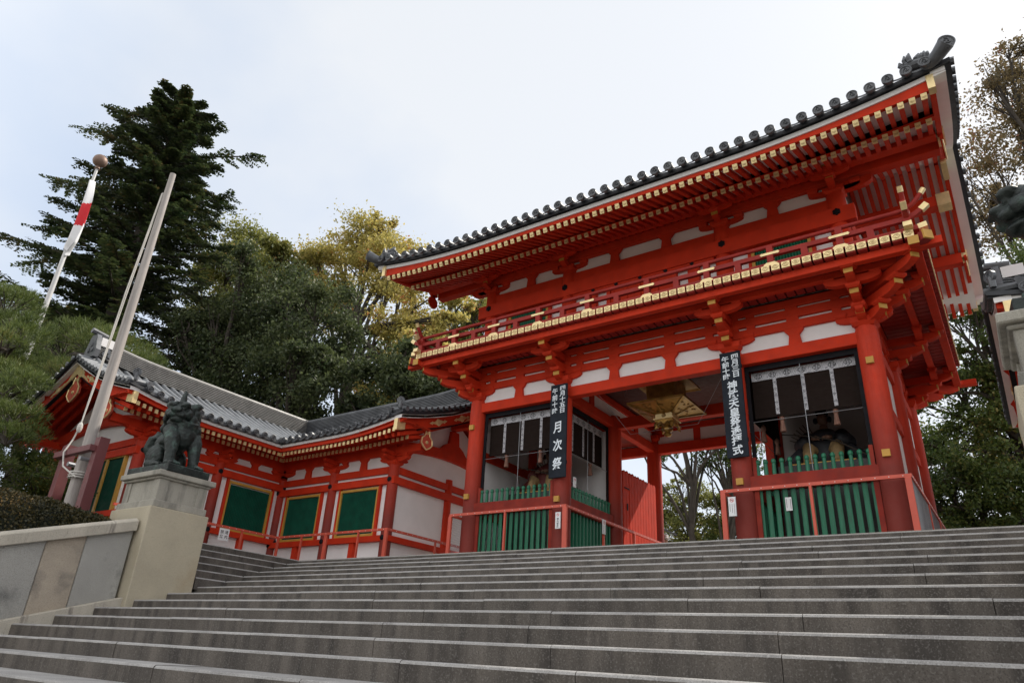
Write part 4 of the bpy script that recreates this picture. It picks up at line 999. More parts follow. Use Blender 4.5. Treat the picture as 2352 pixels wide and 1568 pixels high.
# hedge behind the parapet
hedge = thing('clipped_hedge', 'rounded clipped azalea hedge behind the left stone parapet', 'hedge', (-8.3, -8.6, .2))
def hsurf(u, w):                              # u along y, w around
    y = -6.75-u*5.2; t = min(1, u/.62); h = (.12+.90*math.sin(t*math.pi/2)**.9)*(1 if u < .85 else math.sqrt(max(0, (1-u)/.15))); wd = .35+.5*math.sin(t*math.pi/2)
    base = gz(0, y)+.02; a = math.pi*w
    return Vector((-8.25+wd*1.05*math.cos(a), y, base+h*abs(math.sin(a))**.75*(1.0+.03*math.sin(7*y))))
hm_ = MB(); 
for i in range(31):
    for j in range(13): p = hsurf(i/30, j/12); c = Vector((-8.25, p.y, .1)); hm_.v.append(tuple(c+(p-c)*.93))
hm_.f = [(i*13+j, (i+1)*13+j, (i+1)*13+j+1, i*13+j+1) for i in range(30) for j in range(12)]; hm_.m = [0]*len(hm_.f)
LEAF_H = leafmat('hedge_leaf', (.016, .022, .008), (.11, .085, .028), (.36, .23, .085), .3, .9)
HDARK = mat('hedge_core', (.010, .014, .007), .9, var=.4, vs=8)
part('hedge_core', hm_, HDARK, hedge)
def leaf_mesh(name, P_, size, m, nrm=None, aspect=.6, rng=RNG, flat=0.):
    n = len(P_); A = rng.normal(size=(n, 3))
    if nrm is not None: A = A*(1-flat)+nrm*flat*2
    A /= np.linalg.norm(A, axis=1)[:, None]
    B = np.cross(A, rng.normal(size=(n, 3))); B /= np.linalg.norm(B, axis=1)[:, None]; C = np.cross(A, B)
    s = size*rng.uniform(.6, 1.3, (n, 1)); B = B*s*.5; C = C*s*.5*aspect
    V = np.stack([P_-B, P_-B*.1-C, P_+B, P_-B*.1+C], 1).reshape(-1, 3)
    return raw_quads(name, V, m)
def raw_quads(name, V, m):
    n = len(V)//4; me = bpy.data.meshes.new(name)
    me.vertices.add(n*4); me.vertices.foreach_set('co', V.astype(np.float32).ravel())
    me.loops.add(n*4); me.loops.foreach_set('vertex_index', np.arange(n*4, dtype=np.int32))
    me.polygons.add(n); me.polygons.foreach_set('loop_start', np.arange(0, n*4, 4, dtype=np.int32))
    me.materials.append(m); me.update(calc_edges=True); return me
pts = []
for _ in range(26000):
    p = hsurf(RNG.random()**.9, RNG.random()); pts.append(p+Vector(RNG.normal(0, .018, 3)))
o = link('hedge_leaves', leaf_mesh('hedge_leaves', np.array([tuple(p) for p in pts]), .05, LEAF_H), hedge)
# flagpoles
pole = thing('flagpole', 'thick bare weathered wooden pole held between two maroon posts', 'flagpole', (-9.52, -7, .3))
auto(part('pole', MB().tube([(-9.50, -7, .2), (-9.52, -7, 3), (-9.53, -7, 6), (-9.545, -7, 9.33)], [.125, .115, .095, .07], 16), WOOD, pole), 50)
for x in (-10.30, -8.93): part('support_post', MB().box(x-.10, x+.10, -7.1, -6.9, .2, 2.30), MAROON, pole)
part('clamp_beam', MB().box(-10.45, -8.9, -7.22, -7.10, 2.0, 2.12), MAROON, pole)
part('bolts', MB().tube([(-9.95, -7.1, 1.85), (-9.95, -6.9, 1.85)], .05, 8).tube([(-9.15, -7.24, 1.85), (-9.15, -6.9, 1.85)], .04, 8), GREY, pole)
rp_ = MB().tube([(-9.68, -7.06, 8.75), (-9.83, -7.1, 6), (-9.86, -7.12, 3.6), (-9.84, -7.14, 2.6)], .014, 5).tube([(-9.63, -7.06, 8.75), (-9.74, -7.1, 6), (-9.80, -7.12, 3.6), (-9.84, -7.14, 2.65)], .014, 5)
rp_.tube([(-9.84, -7.14, 2.65), (-9.93, -7.16, 2.35), (-9.92, -7.26, 2.05), (-9.8, -7.24, 1.75), (-9.55, -7.2, 1.62), (-9.34, -7.12, 1.5)], .017, 6)
rp_.sphere((-9.84, -7.14, 2.62), (.06, .06, .12), 8, 6)
for k in range(3): rp_.tube([(-9.52+.185*math.cos(a), -7+.185*math.sin(a), 1.52+.05*k) for a in np.linspace(0, 2*math.pi, 13)], .016, 5)
part('rope', rp_, ROPE, pole)
fp = thing('flagpole', 'slim pale flagpole with a bronze ball top, beside the tall fir', 'flagpole', (-21.1, -5, .3))
auto(part('pole', MB().tube([(-21.12, -5, .3), (-21.0, -5, 8), (-20.95, -5, 15.6)], [.13, .10, .055], 10), mat('pale_pole', (.58, .57, .57), .5), fp), 50)
part('ball_finial', MB().sphere((-20.93, -5, 15.95), .27, 16, 10).lathe([(.12, 15.55), (.08, 15.62), (.08, 15.72)], (-20.94, -5, 0), 10), mat('ball_bronze', (.20, .13, .10), .5, .3), fp, True)
def flag_mesh():
    V = []; F = []; MI = []; nu, nv = 20, 70
    for j in range(nv+1):
        t = j/nv; z = 14.85-2.95*t
        for i in range(nu+1):
            s = i/nu; x = -20.97-.02*t+.06+(.05+.42*math.sin(min(1, t*1.15)*math.pi*.62))*s*(1 if t < .85 else max(.3, (1-t)/.15)); y = -5+.13*math.sin(s*7+t*3)
            V.append((x-.03*t, y, z-.55*s*t+.1*s))
    for j in range(nv):
        for i in range(nu):
            F.append((j*(nu+1)+i, j*(nu+1)+i+1, (j+1)*(nu+1)+i+1, (j+1)*(nu+1)+i)); t = (j+.5)/nv; MI.append(1 if .36 < t+.12*(i/nu-.5) < .66 else 0)
    m = MB(); m.v, m.f, m.m = V, F, MI; return m
o = part('flag', flag_mesh(), [mat('flag_white', (.78, .78, .80), .8, var=.03), mat('flag_red', (.62, .02, .03), .8, var=.05)], None, True)
tag(o, 'white flag with a red disc hanging limp from the slim flagpole', 'flag'); sol = o.modifiers.new('cloth', 'SOLIDIFY'); sol.thickness = .006
structure('kerb_wall', MB().box(-17, -8.45, -5.75, -5.58, .2, .74), STONEG)
# ---------------------------------------------------------------- things at the gate: signs, rails, notices, blinds, lantern, statues
def glyph(ch, bold=.012):
    cu = bpy.data.curves.new('glyph', 'FONT'); cu.body = ch; cu.offset = bold; cu.resolution_u = 3
    o = bpy.data.objects.new('glyph', cu); COL.objects.link(o); bpy.context.view_layer.update()
    me = bpy.data.meshes.new_from_object(o.evaluated_get(bpy.context.evaluated_depsgraph_get()))
    bpy.data.objects.remove(o); v = np.array([tuple(q.co) for q in me.vertices]); f = [tuple(p.vertices) for p in me.polygons]
    lo, hi = v.min(0), v.max(0); return v, f, lo, hi
def write(mb, s, x, z0, pitch, size, y, wid=1., shear=0., bold=.012, mi=0):
    for k, ch in enumerate(s):
        v, f, lo, hi = glyph(ch, bold); c = (.5, .38)
        mb.add([(x+(p[0]-c[0])*size*wid, y, z0-k*pitch+(p[1]-c[1])*size+shear*(p[0]-c[0])*size) for p in v], f, mi)
def board(name, label, x0, x1, z0, z1, yf, lines):
    t = thing(name, label, 'sign', ((x0+x1)/2, yf, z0))
    bevel(part('board', MB().box(x0, x1, yf, yf+.045, z0, z1), SIGNB, t), .006)
    part('hanger', MB().box(x1, x1+.015, yf+.01, yf+.04, z1-.38, z1-.3).box(x1, x1+.015, yf+.01, yf+.04, z0+.3, z0+.38), BLACK, t)
    m = MB()
    for a in lines: write(m, *a)
    o = part('brush_lettering', m, CHALK, t); s = o.modifiers.new('paint', 'SOLIDIFY'); s.thickness = .002
yf = -.295; yt = yf-.004
board('event_sign', 'tall black signboard with a short white brush text on the left column of the passage', -2.255, -1.805, 2.375, 4.63, yf,
      [('四月十五日', -1.925, 4.52, .138, .138, yt, 1.18, .10, .022), ('午前十時', -2.135, 4.47, .168, .155, yt, 1.0, .10, .020), ('月次祭', -2.03, 3.57, .435, .29, yt, .86, .12, .022)])
board('event_sign', 'tall black signboard with a long white brush text on the right column of the passage', 1.875, 2.30, 2.37, 4.61, yf,
      [('四月三日', 2.19, 4.49, .130, .135, yt, 1.2, .10, .022), ('午前十時', 1.99, 4.46, .132, .135, yt, 1.15, .10, .022), ('神武天皇祭遙拝式', 2.095, 3.87, .193, .20, yt, 1.05, .12, .024)])
# steel guard rails
def guard(name, label, path, posts, ztop, loc, mesh_seg=None):
    t = thing(name, label, 'railing', loc)
    for (a, b) in zip(path, path[1:]):
        A, B = Vector((*a, ztop-.03)), Vector((*b, ztop-.03)); d = (B-A).normalized()
        part('top_rail', MB().beam(A-d*.02, B+d*.02, .05, .06), REDM, t)
        part('bottom_rail', MB().beam(Vector((*a, .70)), Vector((*b, .70)), .03, .04), REDM, t)
        r = MB(); L_ = (B-A).length; s = Vector((d.y, -d.x, 0)); k = int(L_/.22)
        for i in range(k+1): r.sphere(A+d*L_*(i+.5)/(k+1)+s*.026, .009, 6, 4)
        part('rivets', r, WHITE, t)
    for x, y, w in posts: bevel(part('post', MB().box(x-w/2, x+w/2, y-.03, y+.03, .50, ztop-.06), REDM, t), .004)
    if mesh_seg:
        for (a, b) in mesh_seg:
            A, B = Vector((*a, 0)), Vector((*b, 0)); d = (B-A); Ln = d.length; d.normalize(); g_ = MB(); H0, H1 = .72, ztop-.07
            sp = .045; n = int((Ln+(H1-H0)*.42)/sp)
            for sgn in (1, -1):
                for i in range(n+1):
                    u0 = i*sp-(H1-H0)*.42 if sgn > 0 else i*sp
                    q0, q1 = (u0, H0), (u0+sgn*(H1-H0)*.42, H1)
                    def clip(q0, q1):
                        (a0, z0), (a1, z1) = q0, q1; t0, t1 = 0., 1.
                        for lo_, hi_ in ((0, Ln),):
                            for bd, sg in ((lo_, 1), (hi_, -1)):
                                f0, f1 = sg*(a0-bd), sg*(a1-bd)
                                if f0 < 0 and f1 < 0: return None
                                if f0 < 0: t0 = max(t0, f0/(f0-f1))
                                if f1 < 0: t1 = min(t1, f0/(f0-f1))
                        if t1 <= t0: return None
                        return (a0+(a1-a0)*t0, z0+(z1-z0)*t0), (a0+(a1-a0)*t1, z0+(z1-z0)*t1)
                    c = clip(q0, q1)
                    if c: (a0, z0), (a1, z1) = c; g_.tube([A+d*a0+Vector((0,0,z0)), A+d*a1+Vector((0,0,z1))], .0035, 3, caps=False)
            part('wire_mesh', g_, GREY, t)
    return t
guard('guard_rail', 'salmon steel guard rail along the left bay and into the passage', [(-4.93, 2.2), (-4.93, -.42), (-1.71, -.42), (-1.71, 5.4)], [(-4.93, -.42, .09), (-3.31, -.42, .045), (-1.72, -.42, .11), (-1.71, 1.34, .05), (-1.71, 2.98, .07), (-1.71, 4.6, .04)], 1.725, (-3.3, -.42, .615), [((-4.93, -.40), (-4.93, 2.2))])
guard('guard_rail', 'salmon steel guard rail with a notice in front of the right bay', [(1.76, 1.6), (1.76, -.42), (4.97, -.42), (4.97, 5.6)], [(1.78, -.42, .095), (3.37, -.42, .05), (4.93, -.42, .10), (4.97, 1.8, .05), (4.97, 3.6, .05)], 1.725, (3.3, -.42, .615), [((4.97, -.40), (4.97, 5.5))])
guard('corridor_rail', 'thin red steel rail in front of the left corridor', [(-11.25, -5.3), (-11.25, -.5), (-6.92, -.5), (-6.92, 2.6)], [(-6.95, -.5, .10), (-7.95, -.5, .04), (-9.2, -.5, .10), (-10.2, -.5, .04), (-11.22, -.5, .07), (-11.25, -1.7, .04), (-11.25, -2.9, .06), (-11.25, -4.1, .04), (-6.92, 1.4, .04)], 1.505, (-9, -.5, .53))
# notices
def icon(m, x, y, z, r):
    n = 16; a = [(x+q*math.cos(2*math.pi*j/n), y, z+q*math.sin(2*math.pi*j/n)) for q in (r*.78, r) for j in range(n)]
    m.add(a, [(j, (j+1) % n, n+(j+1) % n, n+j) for j in range(n)], 1)
    c, s = math.cos(R(-45)), math.sin(R(-45)); m.add([(x+c*p-s*q, y-.001, z+s*p+c*q) for p, q in ((-r*.8, -r*.1), (r*.8, -r*.1), (r*.8, r*.1), (-r*.8, r*.1))], [(0,1,2,3)], 1)
    m.add([(x+p, y+.0005, z+q) for p, q in ((-r*.55, -.1*r), (r*.5, -.1*r), (r*.5, .14*r), (-r*.55, .14*r))], [(0,1,2,3)], 0)
def notice(label, x0, x1, z0, z1, y, text, ic, cols=0, T=None, back=True, size=None):
    t = thing('notice_sign', label, 'notice', ((x0+x1)/2, y, z0)) if T is None else thing('notice_sign', label, 'notice', T((x0+x1)/2, y, z0))
    f = (lambda m: m) if T is None else (lambda m: m.xf(lambda p: T(*p)))
    part('panel', f(MB().box(x0, x1, y, y+.012, z0, z1)), PAPER, t)
    if back: part('frame', f(MB().box(x0-.006, x1+.006, y+.012, y+.022, z0-.006, z1+.006)), GREY, t)
    m = MB(); c = (x0+x1)/2; w = x1-x0
    if ic: icon(m, c, y-.002, z1-w*.45, w*.27)
    if text:
        for k, (s_, xx, zz, pitch, sz) in enumerate(text): write(m, s_, xx, zz, pitch, sz, y-.002, 1., 0., .01)
    for k in range(cols):
        xx = x1-w*(.2+.6*k/max(1, cols-1)); zt_ = z1-(w*.95 if ic else .03); L_ = (zt_-z0)*(.9-.12*(k % 3))
        zz = zt_
        while zz > zt_-L_+.01: m.add([(xx-.004, y-.002, zz), (xx+.004, y-.002, zz), (xx+.004, y-.002, zz-.008), (xx-.004, y-.002, zz-.008)], [(0,1,2,3)], 0); zz -= .0105
    part('print', f(m), [INK, REDINK], t)
notice('white no smoking notice on the guard rail corner left of the passage', -1.928, -1.805, 1.205, 1.555, -.475, [('境内禁煙', -1.866, 1.41, .052, .055)], True)
notice('white notice with a red ban symbol and small print on the right guard rail', 1.885, 2.022, 1.215, 1.57, -.475, None, True, 3)
notice('white paper tied to the green pickets of the right bay', 2.82, 2.935, 1.33, 1.578, -.06, None, False, 2, back=False)
TP = lambda x, y, z: (-1.66-y, x, z)
notice('small white notice on the guard rail inside the passage', 1.20, 1.345, 1.37, 1.70, -.012, None, True, 2, T=lambda x, y, z: (-1.665-y, x, z))
notice('narrow white notice on the column side above the green pickets', .14, .26, 2.245, 2.475, -.0, None, True, 1, T=lambda x, y, z: (-1.84-y, x, z))
notice('white shield tag hanging on the corridor rail', -2.42, -2.12, 1.11, 1.42, -.0, [('境内', -2.20, 1.33, .12, .10), ('禁煙', -2.34, 1.33, .12, .10)], False, 0, T=lambda x, y, z: (-11.2-y, x, z), back=False)
# reed blinds with brocade border and hanging bands
def brocade():
    m = bpy.data.materials.new('brocade'); m.use_nodes = True; t = m.node_tree; b = t.nodes['Principled BSDF']; l = t.links.new
    g_ = N(t, 'ShaderNodeNewGeometry'); v = N(t, 'ShaderNodeTexVoronoi', feature='DISTANCE_TO_EDGE'); v.inputs['Scale'].default_value = 34; l(g_.outputs['Position'], v.inputs['Vector'])
    r = N(t, 'ShaderNodeMapRange'); r.inputs[1].default_value = .03; r.inputs[2].default_value = .09; l(v.outputs[0], r.inputs[0])
    x = N(t, 'ShaderNodeMixRGB'); x.inputs[1].default_value = (.12, .12, .14, 1); x.inputs[2].default_value = (.52, .52, .55, 1); l(r.outputs[0], x.inputs[0]); l(x.outputs[0], b.inputs['Base Color']); b.inputs['Roughness'].default_value = .8
    return m
BROC = brocade()
def crest(m, x, y, z, r):
    for q0, q1 in ((.82, 1.), (.30, .42)):
        n = 24; a = [(x+r*q*(1+.10*math.cos(4*2*math.pi*j/n))*math.cos(2*math.pi*j/n), y, z+.92*r*q*(1+.10*math.cos(4*2*math.pi*j/n))*math.sin(2*math.pi*j/n)) for q in (q0, q1) for j in range(n)]
        m.add(a, [(j, (j+1) % n, n+(j+1) % n, n+j) for j in range(n)])
    for k in range(4):
        a = math.pi/4+k*math.pi/2; m.lathe([(.001, 0), (r*.16, .0), (r*.16, .001)], (x+r*.56*math.cos(a), y-.0005, z+r*.5*math.sin(a)), 8, axis='y')
def blind(label, T, nb, loc):
    t = thing('reed_blind', label, 'blind', loc); w = 1.0
    f = lambda m: m.xf(lambda p: T(*p))
    part('reed_panel', f(MB().box(-w, w, .20, .215, 3.255, 4.25)), BLIND, t)
    b = part('brocade_band', f(MB().box(-w, w, .185, .199, 4.06, 4.24)), BROC, t)
    m = MB()
    for k in range(7): crest(m, -w+.14+k*(2*w-.28)/6, .183, 4.15, .072)
    part('crest_print', f(m), INK, b)
    for x in (-.545, .0, .545):
        s = part('hanging_band', f(MB().box(x-.034, x+.034, .185, .199, 3.30, 4.06)), BROC, t); m = MB()
        for k in range(5): crest(m, x, .183, 3.40+.145*k, .026)
        part('crest_print', f(m), INK, s)
    tm = MB()
    for x in (-.5, .5): tm.lathe([(.012, 3.32), (.05, 3.27), (.055, 3.2), (.035, 3.17), (.06, 2.95), (.05, 2.94), (.001, 2.95)], (x, .27, 0), 10)
    part('tassel', f(tm), mat('tassel', (.20, .10, .07), .8, var=.3, vs=12), t)
blind('dark reed blind with brocade bands in the left bay', lambda x, y, z: (-3.355+x, y, z), 3, (-3.355, .2, 4.25))
blind('dark reed blind with brocade bands in the right bay', lambda x, y, z: (3.355+x, y, z), 3, (3.355, .2, 4.25))
blind('dark reed blind facing the passage on its left side', lambda x, y, z: (-2.06-y, 1.295+x, z), 3, (-2.26, 1.295, 4.25))
blind('dark reed blind facing the passage on its right side', lambda x, y, z: (2.06+y, 1.295+x, z), 3, (2.26, 1.295, 4.25))
# gilt hanging lantern
lan = thing('hanging_lantern', 'large square gilt lantern with flared skirt hanging in the passage', 'lantern', (-.10, 1.55, 4.3))
cx, cy = -.10, 1.56
def sqs(r, z): return [(cx+a*r, cy+b*r, z) for a, b in ((-1,-1),(1,-1),(1,1),(-1,1))]
part('body', MB().loft([sqs(.34, 4.34), sqs(.36, 4.62), sqs(.36, 4.95)]), GOLDL, lan)
part('roof', MB().loft([sqs(.60, 4.93), sqs(.66, 4.90), sqs(.62, 4.98), sqs(.4, 5.04), sqs(.1, 5.12)]), GOLDL, lan)
sk = part('skirt', MB().loft([sqs(.72, 4.30), sqs(.72, 4.335), sqs(.35, 4.36)]).loft([sqs(.22, 4.12), sqs(.72, 4.298)]), GOLDL, lan)
rib = MB()
for a, b in ((-1,-1),(1,-1),(1,1),(-1,1)): rib.beam((cx+a*.22, cy+b*.22, 4.112), (cx+a*.715, cy+b*.715, 4.288), .05, .03)
for k in range(4):
    q = Matrix.Rotation(k*math.pi/2, 3, 'Z'); c = Vector((cx, cy, 0))
    rib.beam(c+q @ Vector((0, -.22, 4.115)), c+q @ Vector((0, -.71, 4.288)), .035, .03); rib.beam(c+q @ Vector((-.70, -.70, 4.290)), c+q @ Vector((.70, -.70, 4.290)), .045, .03)
    for i in range(14):
        t_ = .15+.7*RNG.random(); x = (RNG.random()-.5)*2*(.22+.46*t_)*.8; rib.sphere(c+q @ Vector((x, -(.22+.48*t_), 4.115+.17*t_)), (.04, .04, .012), 7, 4)
part('skirt_ribs', rib, GOLDL, sk)
part('base_box', MB().loft([sqs(.215, 4.005), sqs(.215, 4.13)]).loft([sqs(.25, 3.985), sqs(.25, 4.01)]), GOLD, lan)
part('box_crest', MB().lathe([(.055, 0), (.05, -.012), (.035, -.004), (.001, -.004)], (cx, cy-.216, 4.07), 14, axis='y'), GOLDD, lan)
ft = MB()
for k in range(4):
    q = Matrix.Rotation(k*math.pi/2+math.pi/4, 3, 'Z'); c = Vector((cx, cy, 0))
    ft.tube([c+q @ Vector(p) for p in ((.10, 0, 3.97), (.24, 0, 3.93), (.30, 0, 3.85), (.27, 0, 3.80), (.33, 0, 3.76))], [.05, .055, .05, .04, .012], 8)
    q = Matrix.Rotation(k*math.pi/2, 3, 'Z'); ft.prism([(-.22, 0), (.22, 0), (.19, -.1), (.07, -.06), (0, -.13), (-.07, -.06), (-.19, -.1)], c+q @ Vector((0, -.22, 3.985)), q @ Vector((1,0,0)), (0,0,1), q @ Vector((0, .03, 0)))
part('cloud_feet', ft, GOLDL, lan)
auto(part('bulb', MB().lathe([(.001, 3.60), (.07, 3.61), (.095, 3.655), (.06, 3.70), (.12, 3.74), (.13, 3.80), (.08, 3.86), (.15, 3.92), (.13, 3.98)], (cx, cy, 0), 18), GOLDL, lan), 60)
part('chain', MB().tube([(cx, cy, 5.1), (cx, cy, 5.16)], .03, 8), GOLDL, lan)
net = MB()
for a, b in (((-1.7, .5, 4.95), (-.95, 1.3, 3.7)), ((-.95, 1.3, 3.7), (.75, 1.3, 3.72)), ((.75, 1.3, 3.72), (1.75, .5, 4.6)), ((-.75, .6, 4.4), (-.75, .9, 4.95)), ((.42, .6, 4.7), (.42, .9, 5.0))): net.tube([a, b], .004, 4)
part('stay_wire', net, GREY, lan)
# seated guardian statues behind the blinds
SKIN = mat('statue_face', (.17, .09, .06), .55); ROBE = mat('statue_dark_robe', (.018, .019, .024), .6); ROBER = mat('statue_red_robe', (.11, .02, .018), .65, var=.3); TROU = mat('statue_ochre_cloth', (.30, .20, .09), .7, var=.3, vs=8)
def zuijin(label, x, robe, flip):
    t = thing('guardian_statue', label, 'statue', (x, 1.5, .66)); y = 1.5
    part('dais', MB().box(x-.85, x+.85, y-.55, y+.75, .66, 2.44), mat('dais', (.02, .018, .017), .5), t)
    part('mat_edge', MB().box(x-.62, x+.62, y-.50, y+.5, 2.44, 2.475), OCHRE, t)
    b = MB(); z = 2.47
    b.tube([(x, y+.1, z), (x, y+.12, z+.25), (x, y+.12, z+.62), (x, y+.1, z+.80)], [.34, .33, .33, .16], 16)
    b.tube([(x, y+.10, z+.78), (x, y+.08, z+.92)], [.10, .075], 12)
    b.sphere((x, y+.06, z+1.05), (.105, .12, .145), 14, 10); b.sphere((x, y-.055, z+1.04), (.022, .03, .04), 8, 6)
    for s in (-1, 1):
        b.sphere((x+s*.11, y+.07, z+1.04), (.018, .03, .045), 8, 6); b.sphere((x+s*.042, y-.035, z+1.075), (.022, .014, .012), 8, 6)
        b.tube([(x+s*.18, y-.26, z+.555), (x+s*.10, y-.34, z+.54)], [.045, .04], 8)
        for f_ in range(4): b.tube([(x+s*.11, y-.33+.012*f_, z+.565-.016*f_), (x+s*.06, y-.37, z+.56-.018*f_), (x+s*.025, y-.36, z+.545-.02*f_)], [.013, .012, .009], 6)
        b.tube([(x+s*.14, y-.29, z+.58), (x+s*.09, y-.30, z+.60)], [.014, .010], 6)
    b.sphere((x, y-.045, z+.985), (.035, .015, .010), 8, 5)
    o = part('body', b, SKIN, t, True)
    r = MB()
    r.tube([(x, y+.12, z-.0), (x, y+.12, z+.3), (x, y+.12, z+.66), (x, y+.11, z+.82)], [.42, .37, .37, .17], 18)
    for s in (-1, 1):
        r.tube([(x+s*.3, y+.12, z+.70), (x+s*.44, y-.02, z+.48), (x+s*.26, y-.22, z+.52)], [.15, .17, .13], 14)
        r.prism([(.28, .58), (.52, .42), (.86, .14), (.80, .05), (.60, .02), (.34, .22)], (x, y-.12, z), (s, 0, 0), (0,0,1), (0, .16, 0))
    part('robe', r, robe, t, True)
    q = MB()
    for s in (-1, 1): q.tube([(x+s*.12, y+.05, z+.2), (x+s*.27, y-.28, z+.34), (x+s*.28, y-.40, z+.02)], [.15, .14, .10], 12)
    part('trousers', q, TROU, t, True)
    part('court_hat', MB().loft([[(x+a*.10, y+.08+b*.11, z+h) for a, b in ((-1,-1),(1,-1),(1,1),(-1,1))] for h in (1.14, 1.22)]).loft([[(x+a*.075, y+.13+b*.05, z+h) for a, b in ((-1,-1),(1,-1),(1,1),(-1,1))] for h in (1.2, 1.36)]).sphere((x-.14, y+.05, z+1.03), (.05, .02, .07), 8, 6).sphere((x+.14, y+.05, z+1.03), (.05, .02, .07), 8, 6), BLACK, t)
    ar = MB()
    for k in range(7): a = R(112+flip*0+7*k); ar.tube([(x-.12, y+.32, z+.45), (x-.12+.72*math.cos(a), y+.34, z+.45+.72*math.sin(a))], .010, 5)
    ar.tube([(x-.75, y-.35, z+.70), (x-.2, y-.4, z+.58), (x+.3, y-.40, z+.42), (x+.8, y-.34, z+.10)], .014, 6)
    part('bow_and_arrows', ar, BARK, t)
zuijin('seated wooden guardian in dark court robe holding a bow, in the right bay', 3.355, ROBE, 1)
zuijin('seated wooden guardian in dark red robe, in the left bay', -3.40, ROBER, -1)
# small things glimpsed through the passage
o = part('boundary_stone', MB().prism([(-.09, 0), (.09, 0), (.09, 1.75), (.06, 1.80), (-.06, 1.80), (-.09, 1.75)], (-2.45, 9, .48), (1,0,0), (0,0,1), (0, .15, 0)), STONEB, None); o['label'] = 'small pale stone post standing behind the top of the steps in the passage'; o['category'] = 'post'
hut = thing('roofed_hut', 'small dark roofed hut beyond the passage, its eave peeping past the column', 'hut', (-9.2, 16, .5))
part('roof', MB().prism([(-6.65, 4.46), (-9.1, 5.6), (-11.5, 4.46), (-11.5, 4.36), (-9.1, 5.5), (-6.65, 4.36)], (0, 14, 0), (1,0,0), (0,0,1), (0, 4, 0)), mat('hut_roof', (.05, .045, .045), .7), hut)
part('wall', MB().box(-10.8, -7.7, 14.5, 17.5, .5, 4.6), mat('hut_wood', (.09, .06, .045), .8), hut)
# ---------------------------------------------------------------- trees
LY = leafmat('leaf_gold', (.28, .26, .07), (.60, .49, .15), (.55, .24, .09), .5)
LO = leafmat('leaf_olive', (.12, .145, .035), (.33, .32, .085), (.34, .21, .08), .45)
LD = leafmat('leaf_dark', (.028, .048, .018), (.12, .145, .055), None, .45)
LM = leafmat('leaf_mid', (.035, .070, .016), (.13, .17, .035), (.24, .20, .05), .45)
LR = leafmat('leaf_russet', (.11, .09, .04), (.24, .17, .08), (.26, .11, .06), .45)
LF = leafmat('fir_needle', (.016, .034, .014), (.075, .095, .032), (.12, .095, .035), .3)
LP = leafmat('pine_needle', (.045, .075, .016), (.15, .19, .045), (.22, .20, .06), .35)
def tree(name, label, base, fork, blobs, m, nleaf, size, group, trunk_r=.3, seed=1, sparse=1., limbs=9, bend=.25, clump=.30, twig=True):
    rng = np.random.default_rng(seed); rd = random.Random(seed)
    t = thing(name, label, 'tree', base, group)
    B, F = Vector(base), Vector(fork); tk = MB()
    pts = [B+(F-B)*q+Vector((rd.uniform(-bend, bend), rd.uniform(-bend, bend), 0))*(q*(1-q)*4) for q in (0, .25, .5, .75, 1)]
    tk.tube(pts, [trunk_r*1.25, trunk_r, trunk_r*.9, trunk_r*.8, trunk_r*.65], 10)
    allp = []; nr = []; sat = []
    for (cx, cy, cz, r, rv) in blobs:
        for _ in range(3):
            a, e = rd.uniform(0, 6.28), rd.uniform(-.5, 1.2); q = rd.uniform(.8, 1.08); sat.append((cx+r*q*math.cos(a)*math.cos(e), cy+r*q*math.sin(a)*math.cos(e), cz+rv*q*math.sin(e), r*rd.uniform(.28, .45), rv*rd.uniform(.28, .42)))
    blobs = list(blobs)+sat
    for (cx, cy, cz, r, rv) in blobs:
        K = max(6, int(9*r)); C = Vector((cx, cy, cz)); cl = []
        for _ in range(K):
            d = rng.normal(size=3); d /= np.linalg.norm(d); q = rng.uniform(.45, 1.0)
            cl.append(np.array([cx+d[0]*r*q, cy+d[1]*r*q, cz+d[2]*rv*q]))
        n = int(nleaf*r*r/9/K*sparse)
        for p in cl:
            rc = r*clump*rng.uniform(.6, 1.25); k = max(4, int(n*rng.uniform(.5, 1.5)))
            e = rng.normal(0, 1, (k, 3))*[rc*.62, rc*.62, rc*.42]; allp.append(p+e)
        h = pts[rd.choice((2, 3, 4, 4))]; mid = h+(C-h)*.55+Vector((rd.uniform(-.5, .5), rd.uniform(-.5, .5), rd.uniform(0, .8)))
        tk.tube([h, h+(mid-h)*.5+Vector((0,0,.25)), mid, C], [trunk_r*.5, trunk_r*.38, trunk_r*.28, trunk_r*.12], 7)
        for p in rd.sample(cl, min(limbs, len(cl))):
            p = Vector(p); s = mid+(C-mid)*rd.random(); w = trunk_r*rd.uniform(.10, .2); j = Vector((rd.uniform(-.3, .3), rd.uniform(-.3, .3), rd.uniform(-.1, .3)))
            tk.tube([s, s+(p-s)*.5+j, p], [w, w*.7, w*.25], 5)
            if twig:
                for _ in range(2): e = p+Vector(rng.normal(0, r*.22, 3)); tk.tube([s+(p-s)*.6+j*.6, e], [w*.4, w*.1], 4)
    auto(part('trunk', tk, BARK, t), 60)
    link('crown', leaf_mesh('crown', np.concatenate(allp), size, m, rng=rng), t)
    return t
G = 'trees behind the shrine gate'
tree('broadleaf_tree', 'golden yellow tree with an open forked crown just left of the gate roof', (-22.3, 11, .5), (-23.1, 11, 15.5),
     [(-23.2, 11, 21.2, 2.6, 2.0), (-26, 10.6, 20.3, 2.3, 1.8), (-20.8, 11.3, 19.6, 2.3, 1.8), (-18.7, 11.6, 16.6, 2.3, 1.9), (-17.2, 11.3, 13.4, 2.2, 2.0), (-20.2, 11.5, 15.2, 1.8, 1.6), (-19.3, 11, 11.5, 2.0, 1.8), (-25.0, 11, 17.6, 1.7, 1.5)], LY, 9500, .19, G, .34, 11, limbs=8, clump=.27)
